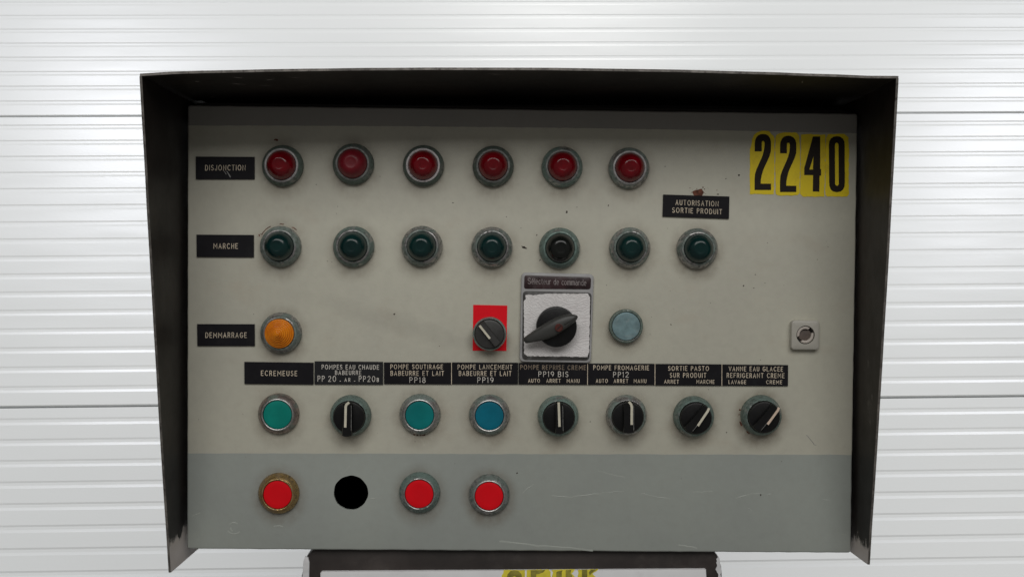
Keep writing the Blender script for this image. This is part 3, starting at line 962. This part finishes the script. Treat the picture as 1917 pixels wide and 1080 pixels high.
plate([(59.60, -47.51), (119.64, -47.26), (119.44, -28.15), (59.38, -28.37)], [
    ("POMPE FROMAGERIE", (64.43, -31.94)[0], (114.08, -31.53)[0], (89.01, -31.88)[1], 3.8),
    ("PP12", (82.34, -38.11)[0], (95.83, -38.00)[0], (89.08, -38.10)[1], 4.6, {}, .5, "letter_pale"),
    ("AUTO", (66.84, -43.74)[0], (77.10, -43.65)[0], (71.80, -43.84)[1], 3.1),
    ("ARRET", (82.88, -43.61)[0], (95.52, -43.50)[0], (89.16, -43.89)[1], 3.1),
    ("MANU", (100.97, -43.46)[0], (111.96, -43.37)[0], (106.52, -43.75)[1], 3.1)], label="name plate reading PP12", edge=True)
plate([(120.32, -47.55), (180.07, -47.35), (179.89, -28.12), (120.12, -28.24)], [
    ("SORTIE PASTO", (131.80, -32.10)[0], (168.16, -31.79)[0], (149.80, -31.95)[1], 3.8),
    ("SUR PRODUIT", (133.47, -38.22)[0], (165.83, -37.95)[0], (149.89, -38.13)[1], 3.9),
    ("ARRET", (128.38, -44.05)[0], (141.27, -43.94)[0], (134.51, -44.00)[1], 3.1),
    ("MARCHE", (157.50, -43.81)[0], (173.40, -43.68)[0], (165.43, -43.89)[1], 3.1)], label="name plate reading SORTIE PASTO", edge=True)
plate([(180.85, -47.29), (240.18, -47.14), (240.03, -28.29), (180.57, -28.21)], [
    ("VANNE EAU GLACEE", (186.52, -31.98)[0], (235.14, -31.57)[0], (210.70, -31.92)[1], 3.8),
    ("REFRIGERANT CREME", (184.82, -37.93)[0], (236.59, -37.50)[0], (210.79, -37.86)[1], 3.9),
    ("LAVAGE", (186.50, -43.91)[0], (201.98, -43.78)[0], (194.44, -43.84)[1], 3.1),
    ("CREME", (220.56, -43.63)[0], (234.60, -43.51)[0], (227.34, -43.77)[1], 3.1)], label="name plate reading VANNE EAU GLACEE")

# ------------------------------------------------------------------ rotary selector with escutcheon
oc = [(-2.41, -27.21), (61.98, -27.87), (63.60, 52.00), (-1.38, 52.91)]
cx0, cz0 = (30.73, 12.77)
L_ = lambda c: [(a - cx0, b - cz0) for a, b in c]
rs = finish("rotary_selector", prism_bm(rquad(L_(oc), 4.6, 7), 0, 4.0, 1.3), M["esc"], cab, loc=V(cx0, cz0, 0))
rs["label"] = "large pointer handle on a grey escutcheon reading Sélecteur de commande"
finish("legend_strip", prism_bm(rquad(L_([(0.97, 38.15), (60.73, 38.28), (60.99, 49.09), (1.33, 50.44)]), 2.4, 5), 3.9, 4.25, 0.1), M["legend"], rs)
b = bmesh.new()
text(b, "Sélecteur de commande", (4.36, 44.71)[0] - cx0, (56.57, 45.21)[0] - cx0, (30.38, 44.77)[1] - cz0, 5.0, 4.34, w=0.42, slope=-0.022, track=0.20, space=0.40)
finish("lettering", b, M["letter_grey"], rs, smooth=False)
finish("recess_border", prism_bm(rquad(L_([(-0.12, -25.51), (60.27, -25.47), (61.73, 35.41), (0.03, 36.41)]), 4.0, 6), 3.9, 4.2, 0.1), M["recess"], rs)
n = N("brushed_white_paint")
wv = n.t.nodes.new("ShaderNodeTexWave")
wv.wave_type = "RINGS"; wv.rings_direction = "Y"
wv.inputs["Scale"].default_value = 95
wv.inputs["Distortion"].default_value = 16
wv.inputs["Detail"].default_value = 3
wv.inputs["Detail Scale"].default_value = 1.7
mp = n.t.nodes.new("ShaderNodeMapping"); mp.inputs["Location"].default_value = (-0.010, 0, -0.03); mp.inputs["Scale"].default_value = (0.8, 1, 1.5)
n.link(n.co.outputs["Object"], mp.inputs["Vector"]); n.link(mp.outputs[0], wv.inputs["Vector"])
n.color(n.mix(n.ramp(n.noise(90, 4, .6), .3, .7), (0.80, 0.765, 0.765), (0.88, 0.855, 0.85)))
n.set(rough=0.38, spec=0.5)
n.bump((wv.outputs["Fac"], 0.38, 0.0006), (n.noise(400, 3, .6), 0.2, 0.0003))
M["brushed"] = n.m
pp = [(1.75, -19.71), (4.65, -21.86), (58.54, -22.12), (59.94, -17.77), (60.24, 31.31), (58.37, 34.42), (19.93, 34.01), (9.38, 32.52), (5.54, 33.20), (2.42, 32.69), (2.44, 30.77), (2.93, 29.33), (1.03, 27.40)]
finish("paint_patch", prism_bm(ragged(ccw(L_(pp)), 1.6, 0.28, 9), 4.15, 4.55), M["brushed"], rs, smooth=False)
kx, kz = (30.03, 5.00); kx -= cx0; kz -= cz0
b = lathe_bm([(17.6, 4.2), (18.0, 6), (18.0, 14.6), (17.5, 15.6), (16.5, 16.0), (0, 16.0)], 64, cx=kx, cz=kz)
finish("knob", b, M["black"], rs)
# handle: a long tapering bar lying across the knob
hA, hB = (1.38, -7.77), (47.93, 14.84)
ax, az, bx, bz_ = hA[0] - cx0, hA[1] - cz0, hB[0] - cx0, hB[1] - cz0
dx, dz = bx - ax, bz_ - az
Ln = hypot(dx, dz); ux, uz = dx / Ln, dz / Ln; nx, nz = -uz, ux
b = bmesh.new()
secs = []
#     t, left half width, right half width, top height, bottom height
for t, wl, wr, ht, hb in ((0.0, 1.7, 1.6, 16.5, 13.5), (0.015, 2.7, 2.6, 17.8, 12.5), (0.08, 3.6, 3.6, 19.5, 12), (0.22, 5.0, 5.4, 21.5, 12), (0.38, 6.2, 7.2, 23.5, 12), (0.52, 7.0, 7.4, 25.0, 13), (0.66, 7.4, 6.4, 25.6, 14), (0.80, 6.6, 5.0, 25.6, 15), (0.90, 4.9, 3.7, 25.0, 16), (0.97, 2.6, 2.2, 24.0, 18), (1.0, 1.0, 0.9, 23.0, 20)):
    px, pz = ax + dx * t, az + dz * t
    sec = []
    for a in range(16):
        th = 2 * pi * a / 16
        c_, s_ = cos(th), sin(th)
        c_ = abs(c_) ** 0.75 * (1 if c_ > 0 else -1); s_ = abs(s_) ** 0.85 * (1 if s_ > 0 else -1)
        wd = (wl if c_ > 0 else wr) * c_
        hh = (ht + hb) / 2 + (ht - hb) / 2 * s_
        sec.append(b.verts.new(V(px + nx * wd, pz + nz * wd, hh)))
    secs.append(sec)
for s0, s1 in zip(secs, secs[1:]): bridge(b, s0, s1)
b.faces.new(secs[0]); b.faces.new(secs[-1])
finish("handle", b, M["handle"], rs, ang=1.0)
# sharp crest running to the pointed end
b = bmesh.new()
c0 = (ax + dx * 0.74 - nx * 1.0, az + dz * 0.74 - nz * 1.0); c1 = (ax + dx * 0.985, az + dz * 0.985)
v = [b.verts.new(V(c0[0] - nx * 1.3, c0[1] - nz * 1.3, 25.0)), b.verts.new(V(c0[0] + nx * 1.3, c0[1] + nz * 1.3, 25.2)), b.verts.new(V(c1[0] + nx * .5, c1[1] + nz * .5, 24.2)), b.verts.new(V(c1[0] - nx * .5, c1[1] - nz * .5, 24.2)), b.verts.new(V(c0[0], c0[1], 26.6)), b.verts.new(V(c1[0], c1[1], 24.9))]
for f in ((0, 3, 5, 4), (1, 4, 5, 2), (0, 4, 1), (2, 5, 3), (0, 1, 2, 3)): b.faces.new([v[i] for i in f])
finish("crest", b, M["handle"], rs, smooth=False)
sx, sz = (31.40, 5.09); sx -= cx0; sz -= cz0
b = lathe_bm([(3.5, 24.0), (3.5, 25.9), (3.1, 26.0), (2.9, 25.6), (0, 25.6)], 24, cx=sx, cz=sz)
finish("screw", b, M["screw"], rs)
b = bmesh.new()
ribbon(b, [(sx - 1.6, sz - 1.7), (sx + 1.6, sz + 1.7)], 0.8, 25.75)
finish("screw_slot", b, M["dark"], rs, smooth=False)

# ------------------------------------------------------------------ door lock
x, z = (254.11, -0.88)
lk = finish("door_lock", prism_bm(rrect(-12.8, -13.2, 12.8, 13.2, 3.2), 0, 6.0, 1.6, holes=[circle(0, 0.2, 8.3, 36)], hole_depth=1.0), M["lock"], cab, loc=V(x, z, 0))
finish("lock_well", lathe_bm([(8.25, 1.2), (8.2, 1.6), (0, 1.6)], 32, cz=0.2), M["dark"], lk)
for a0, a1 in ((56, 196), (238, 376)):
    o_ = arc(0, 0.2, 7.5, 7.5, a0, a1, 18)
    i_ = arc(0, 0.2, 5.3, 5.3, a1 - 8, a0 + 8, 18)
    finish("lock_lobe", prism_bm(o_ + i_, 1.4, 5.2, 0.4), M["lock_in"], lk)
finish("keyhole", lathe_bm([(5.9, 1.7), (5.6, 2.4), (3.5, 2.9), (0, 3.0)], 24, cz=0.2), M["lock_hole"], lk)


# ------------------------------------------------------------------ number stickers 2 2 4 0
def T(pts):                      # measured on the enlarged photograph: 7.2 units to a pixel
    return pts


def zpt(l): return l


NUM2 = dict(
    outer=[])


def sticker(outline, figure_loops, lab):
    cx_ = sum(p[0] for p in outline) / len(outline); cz_ = sum(p[1] for p in outline) / len(outline)
    sh = lambda l: [(a - cx_, b - cz_) for a, b in l]
    o = finish("number_sticker", prism_bm(ragged(ccw(sh(outline)), 2.0, 0.28, int(abs(cx_) * 10)), 0, 0.35), M["yellow"], cab, smooth=False, loc=V(cx_, cz_, 0))
    o["label"] = lab
    o["group"] = "number stickers"
    f = finish("numeral", prism_bm(sh(figure_loops[0]), 0.3, 0.45, 0, holes=[sh(l) for l in figure_loops[1:]]), M["ink"], o, smooth=False)
    return o


two_a = [(207.09, 163.33), (207.00, 169.84), (207.28, 173.17), (208.44, 175.97), (210.22, 177.85), (212.54, 178.81), (214.55, 178.97), (216.89, 178.73), (219.11, 177.56), (220.75, 175.32), (221.60, 172.34), (221.80, 168.02), (221.61, 163.36), (220.60, 159.36), (218.92, 155.35), (216.98, 151.34), (215.04, 146.66), (213.77, 141.99), (213.03, 137.99), (212.95, 134.53), (222.25, 134.63), (222.34, 128.90), (207.48, 128.74), (207.33, 138.59), (207.73, 143.25), (208.88, 147.26), (210.95, 151.94), (213.01, 156.62), (214.49, 160.62), (215.43, 164.62), (215.91, 168.62), (215.87, 171.28), (215.31, 172.46), (214.44, 172.85), (213.64, 172.38), (213.33, 171.25), (213.45, 163.40)]
two_b = [(229.99, 161.93), (229.89, 168.78), (230.17, 171.97), (231.33, 174.77), (233.18, 176.66), (235.30, 177.48), (237.17, 177.70), (239.45, 177.39), (241.88, 176.22), (243.52, 174.12), (244.44, 171.27), (244.64, 166.95), (244.45, 162.29), (243.44, 158.29), (241.70, 154.28), (239.89, 150.26), (237.95, 145.58), (236.69, 140.58), (236.09, 136.24), (236.01, 132.91), (245.12, 133.01), (245.21, 127.35), (230.47, 127.19), (230.32, 136.85), (230.71, 141.84), (231.92, 145.85), (233.86, 150.53), (235.92, 155.21), (237.46, 159.55), (238.34, 163.22), (238.68, 167.21), (238.63, 170.07), (238.08, 171.13), (237.27, 171.52), (236.41, 171.11), (236.02, 170.04), (236.15, 162.00)]
four = [(259.40, 177.29), (265.96, 177.37), (266.45, 148.23), (267.25, 148.24), (267.35, 142.44), (266.01, 142.03), (265.98, 127.91), (260.01, 127.98), (260.11, 142.63), (252.06, 142.68), (251.97, 148.73)]
four_h = [(260.10, 159.47), (259.89, 147.69), (256.67, 147.65)]
zero = [(273.87, 169.28), (274.21, 172.94), (275.64, 175.61), (278.16, 177.31), (281.03, 177.87), (283.85, 177.37), (286.36, 175.74), (287.81, 173.09), (288.21, 169.44), (288.90, 136.82), (288.69, 133.15), (287.54, 130.14), (285.36, 128.25), (281.88, 127.61), (278.45, 128.17), (276.27, 130.02), (275.08, 133.00), (274.68, 136.66)]
zero_h = [(279.35, 170.00), (279.73, 171.34), (280.93, 171.95), (282.14, 171.37), (282.57, 170.04), (283.42, 135.43), (283.05, 133.96), (281.85, 133.34), (280.63, 133.93), (280.07, 135.39)]
sticker([(203.32, 125.10), (202.72, 165.14), (204.00, 169.15), (204.59, 174.47), (206.20, 178.14), (209.17, 180.50), (213.16, 181.87), (219.85, 181.82), (221.56, 179.31), (223.93, 177.35), (224.77, 175.03), (225.24, 149.44), (225.08, 125.33)], [two_a], "yellow sticker with a black 2, chipped at its left shoulder")
sticker([(226.75, 125.49), (225.84, 149.44), (225.44, 175.37), (226.59, 178.38), (230.58, 180.22), (233.91, 180.79), (244.62, 180.58), (246.67, 178.27), (247.27, 174.29), (248.25, 163.00), (248.17, 126.38), (246.52, 124.70), (241.51, 123.98), (236.81, 124.39), (231.46, 123.87), (228.44, 124.30)], [two_b], "yellow sticker with a black 2, corners rounded all round")
sticker([(248.85, 125.72), (248.90, 156.35), (248.80, 178.96), (258.02, 179.73), (259.37, 179.08), (270.56, 179.21), (270.91, 149.94), (270.48, 123.42), (251.24, 123.35)], [four, four_h], "yellow sticker with a black 4")
sticker([(271.66, 124.97), (271.11, 149.94), (271.15, 175.90), (272.76, 179.57), (287.49, 180.07), (291.57, 176.79), (292.08, 170.15), (292.84, 125.86), (291.14, 123.78), (273.36, 123.59)], [zero, zero_h], "yellow sticker with a black 0")

# ------------------------------------------------------------------ wear on the panel: flecks, rust, paint ridges
bm = bmesh.new()


def blob(bm, x, z, r, seed, asp=1.0, rot=0.0, h=0.12, n=9):
    rnd = random.Random(seed)
    vs_ = []
    for i in range(n):
        a = 2 * pi * i / n
        rr = r * rnd.uniform(0.55, 1.15)
        px, pz = rr * cos(a) * asp, rr * sin(a)
        vs_.append(bm.verts.new(V(x + px * cos(rot) - pz * sin(rot), z + px * sin(rot) + pz * cos(rot), h)))
    bm.faces.new(vs_)


flecks = [((-63.26, 114.41), .8, .5, 1.4), ((38.82, 107.36), .9, 1.7, .9), ((47.89, 111.76), .4, 1, 0), ((76.19, 113.50), .5, 2.2, 1.5), ((193.14, 142.06), .9, 1.3, 1), ((181.63, 138.58), .4, 1.5, .7), ((126.66, 148.98), .5, 1, 0), ((174.61, 124.61), .7, 2, .1), ((133.83, 7.21), .8, .7, 1.2), ((-167.28, 103.77), .35, 1, 0), ((209.42, 52.93), .5, 1, 0), ((198.95, 42.72), .6, 1.6, 1), ((208.15, 40.88), .4, 1.8, .2), ((218.23, 45.31), .4, 1, 0), ((265.24, 66.95), .4, 1, 0), ((0.79, 75.36), 1.1, 2.6, -.3), ((12.18, 86.50), .5, 2, 1), ((15.30, 64.00), .5, 2, .8), ((-15.30, 102.49), .5, 1, 0), ((62.11, -80.95), .5, 1, 0), ((185.43, -89.68), .5, 1, 0), ((-3.42, -127.85), .7, 1.4, .3), ((-115.09, 14.32), .8, 1.4, .8), ((-95.54, -100.01), .5, .6, .4), ((-166.21, 162.87), .5, .7, 0), ((-185.54, 129.32), .5, .7, 0), ((-175.14, 61.17), .4, 1, 0), ((-240.72, 13.18), .5, .6, 0), ((20.65, -33.52), .1, 1, 0), ((217.29, -146.21), 1.0, .8, 0), ((274.72, 78.59), .4, 1, 0), ((169.26, 27.04), .4, 1, 0)]
for i, ((x, z), r, asp, rt) in enumerate(flecks): blob(bm, x, z, r, i, asp, rt)
rnd = random.Random(11)
for i in range(70):
    blob(bm, rnd.uniform(-290, 290), rnd.uniform(-140, 138), rnd.uniform(.12, .32), 100 + i, rnd.uniform(.6, 1.8), rnd.uniform(0, 3), n=6)
setp(finish("dirt_flecks", bm, M["fleck"], cab, smooth=False), kind="stuff")
bm = bmesh.new()
x, z = (157.99, 125.87)
blob(bm, x, z, 5.0, 4, 1.15, 0.2, h=.12, n=14)
for i in range(16): blob(bm, x + rnd.gauss(0, 6), z + rnd.gauss(1, 3), rnd.uniform(.2, .7), 300 + i, h=.1)
blob(bm, *(-221.43, 168.67), 1.1, 5, 1.8, 0, h=.12)
x, z = (-216.69, 73.80)
for a0, a1 in ((118, 150), (84, 96), (48, 62)):
    ribbon(bm, [(x + (20.2 + rnd.uniform(-.5, .5)) * cos(radians(a)), z + (20.2 + rnd.uniform(-.4, .4)) * sin(radians(a))) for a in range(a0, a1, 3)], 0.7, 0.12)
for i in range(5): blob(bm, x - 19.5 + rnd.gauss(0, .8), z + 9 + rnd.gauss(0, 2), rnd.uniform(.3, .9), 340 + i, h=.14)
x, z = (216.18, -73.81)
for i in range(14):
    a = radians(rnd.uniform(165, 250)); blob(bm, x + 19.6 * cos(a), z + 19.6 * sin(a), rnd.uniform(.3, 1.0), 360 + i, h=.1)
x, z = (-91.17, -75.39)
for i in range(9):
    a = radians(rnd.gauss(270, 9)); blob(bm, x + 19.2 * cos(a), z + 19.2 * sin(a), rnd.uniform(.3, .9), 380 + i, h=.1)
setp(finish("rust_marks", bm, M["rust"], cab, smooth=False), kind="stuff")


def ridge(bm, pts, w, h, seed=0):
    """a low raised crease of paint"""
    rnd = random.Random(seed)
    n = len(pts)
    rows_ = []
    for i, (x, z) in enumerate(pts):
        a, b_ = pts[max(0, i - 1)], pts[min(n - 1, i + 1)]
        d = Vector((b_[0] - a[0], b_[1] - a[1])).normalized()
        k = math.sin(pi * (i + .25) / (n - .5)) * rnd.uniform(.5, 1.1)
        rows_.append([bm.verts.new(V(x - d.y * w * s_, z + d.x * w * s_, hh)) for s_, hh in ((-1, .02), (0, .65 * h * max(.1, k)), (1, .02))])
    for a, b_ in zip(rows_, rows_[1:]):
        for j in (0, 1): bm.faces.new((a[j], a[j + 1], b_[j + 1], b_[j]))


def wander(p, q, n, amp, seed):
    rnd = random.Random(seed)
    off = 0
    out = []
    for i in range(n + 1):
        t = i / n
        off = off * .7 + rnd.uniform(-amp, amp)
        out.append((p[0] + (q[0] - p[0]) * t, p[1] + (q[1] - p[1]) * t + off))
    return out


bm = bmesh.new()
for i, (p, q, w, h) in enumerate((((27.65, -148.45), (45.03, -149.31), .5, .45), ((45.03, -149.31), (72.52, -145.73), .5, .4), ((72.52, -145.73), (93.27, -143.65), .4, .25), ((108.77, -145.48), (116.04, -146.89), .5, .4), ((114.58, -146.41), (135.45, -150.64), .5, .35), ((1.58, -146.21), (11.62, -137.91), .5, .4), ((155.69, -144.19), (174.09, -143.10), .4, .2), ((194.53, -149.27), (206.60, -145.31), .5, .5), ((206.60, -145.31), (221.14, -144.24), .4, .2), ((223.11, -146.17), (226.98, -145.17), .7, .5), ((273.67, -149.71), (281.48, -151.61), .5, .4), ((-136.93, -152.94), (-129.26, -150.96), .5, .4), ((69.86, -125.40), (94.08, -131.04), .5, .12), ((290.76, -182.22), (295.61, -181.70), .4, .4), ((205.82, -157.94), (209.74, -160.83), .3, .3), ((-294.98, -168.47), (-287.81, -166.01), .6, .3), ((-161.07, -131.37), (-153.93, -121.67), .6, .15), ((-222.18, -177.67), (-213.56, -177.13), .6, .3), ((-18.73, -189.47), (17.51, -193.62), .9, .5), ((17.51, -193.62), (65.87, -197.21), .8, .4), ((143.27, -192.37), (160.28, -195.19), .7, .35))):
    ridge(bm, wander(p, q, 9, .35, i), w, h, i)
x, z = (-257.62, -179.82)
for a0, a1, r in ((200, 330, 6), (60, 130, 6.5), (150, 250, 3)): ridge(bm, [(x + r * cos(radians(a0 + (a1 - a0) * i / 8)), z + r * .8 * sin(radians(a0 + (a1 - a0) * i / 8))) for i in range(9)], .7, .45, r)
setp(finish("paint_ridges", bm, M["ridge"], cab, ang=0.2), kind="stuff")
bm = bmesh.new()
ribbon(bm, wander((258.15, -91.55), (265.09, -100.23), 6, .3, 5), .45, .1)
ribbon(bm, wander((265.09, -100.23), (267.03, -100.70), 2, .1, 5), .4, .12)
ribbon(bm, wander((-264.54, 139.89), (-261.67, 134.69), 5, .3, 5), .9, 1.7)
ribbon(bm, wander((-267.40, 140.33), (-265.49, 137.97), 4, .3, 6), .5, 1.7)
setp(finish("scratches", bm, M["scratch"], cab, smooth=False), kind="stuff")

# ------------------------------------------------------------------ machine column that carries the cabinet
col = empty("machine_stand", CAB @ Matrix.Translation(V(0, -205, 0)))
setp(col, "dark worn steel column with a white face plate directly below the control cabinet", "machine stand")
CZ = 205                          # column origin is 205 mm below the panel centre


def CL(c): return [(a, b + CZ) for a, b in c]


xl, xr = (-196.99, -216.00)[0], (184.48, -213.79)[0]
outl = [(xl + 0, -420), (xr + 2, -420), (xr + 0.8, (184.62, -223.62)[1]), (xr, (184.48, -213.79)[1]), (xr - 3.5, (184.34, -203.98)[1]), (xr - 14, (184.27, -199.07)[1] + 9), (xl + 16, (-197.06, -201.36)[1] + 9), (xl + 3.5, (-197.04, -206.24)[1]), (xl + .5, (-196.99, -216.00)[1]), (xl - 1.5, (-199.35, -225.78)[1])]
finish("column_shell", prism_bm(CL(outl), -190, -8, 2.5), M["column"], col, ang=0.7)
fp = [(-180.17, -253.76), (172.03, -251.92), (169.57, -215.72), (169.07, -215.23), (-178.92, -219.42), (-180.60, -220.65)]
finish("face_plate", prism_bm(CL(fp), -8.2, -4, 0.7), M["face"], col)
sf = [(-198.40, -249.60), (-191.63, -249.56), (-190.87, -211.52), (-192.10, -207.39), (-194.76, -206.18), (-196.42, -211.55)]
finish("edge_strip", prism_bm(CL(sf), -8.2, -6.3, 0.5), M["bare"], col)
cp_ = [(181.07, -242.68), (184.00, -242.67), (183.31, -211.29), (181.50, -204.44), (179.34, -206.91), (180.16, -213.27), (178.74, -216.22), (181.24, -220.12)]
finish("bare_patch", prism_bm(ragged(ccw(CL(cp_)), 1.5, .5, 8), -8.2, -7.0), M["bare"], col, smooth=False)


def lsticker(outline, figs, lab):
    o = finish("letter_sticker", prism_bm(ragged(ccw(CL(outline)), 1.8, .25, len(lab)), -4.0, -3.6), M["yellow_worn"], col, smooth=False)
    o["label"] = lab
    o["group"] = "letter stickers"
    for f_ in figs:
        finish("letter", prism_bm(CL(f_), -3.7, -3.5), M["olive"], o, smooth=False)


def EX(l): return l


lsticker([(-15.93, -260.71), (-16.31, -221.64), (-14.88, -219.64), (-14.51, -216.73), (4.68, -216.62), (5.26, -260.60)], [[(-11.98, -260.69), (-12.33, -225.59), (-11.06, -220.62), (-8.46, -217.62), (-4.85, -216.94), (-1.23, -217.58), (1.43, -220.21), (2.47, -225.50), (2.56, -234.77), (-2.37, -234.80), (-2.46, -225.53), (-3.15, -222.89), (-4.80, -222.10), (-6.11, -222.90), (-6.74, -225.55), (-6.39, -260.66)]], "worn yellow sticker with a round topped olive letter")
lsticker([(6.64, -260.59), (6.19, -216.61), (26.38, -216.10), (28.05, -218.08), (28.50, -260.48)], [[(10.39, -260.57), (9.94, -216.86), (23.10, -216.52), (21.15, -218.78), (17.21, -220.12), (14.92, -220.47), (15.33, -260.55)]], "worn yellow sticker with a square topped olive letter")
lsticker([(30.15, -260.47), (29.40, -221.38), (30.36, -218.72), (28.89, -216.75), (33.62, -216.19), (50.08, -215.57), (48.13, -218.62), (46.82, -219.29), (48.82, -221.27), (50.83, -224.57), (51.24, -260.36)], [[(33.58, -260.45), (33.12, -218.71), (34.30, -217.71), (38.76, -216.69), (38.13, -218.68), (38.58, -260.43)], [(42.14, -260.41), (41.66, -216.41), (46.79, -216.12), (46.17, -219.30), (47.64, -221.27), (48.07, -260.38)]], "yellow sticker with a torn right side and two olive bars")
lsticker([(53.68, -260.35), (52.77, -221.25), (53.41, -219.26), (52.72, -216.08), (71.48, -215.44), (69.85, -217.17), (67.23, -218.51), (65.93, -219.85), (67.93, -221.82), (69.93, -223.80), (70.36, -260.27)], [[(56.84, -260.33), (56.34, -216.06), (61.28, -216.03), (61.78, -260.31)], [(64.57, -215.88), (70.17, -215.72), (67.23, -217.72), (65.27, -219.19), (63.64, -221.18), (62.62, -218.54)]], "yellow sticker torn at its right, last of the row")
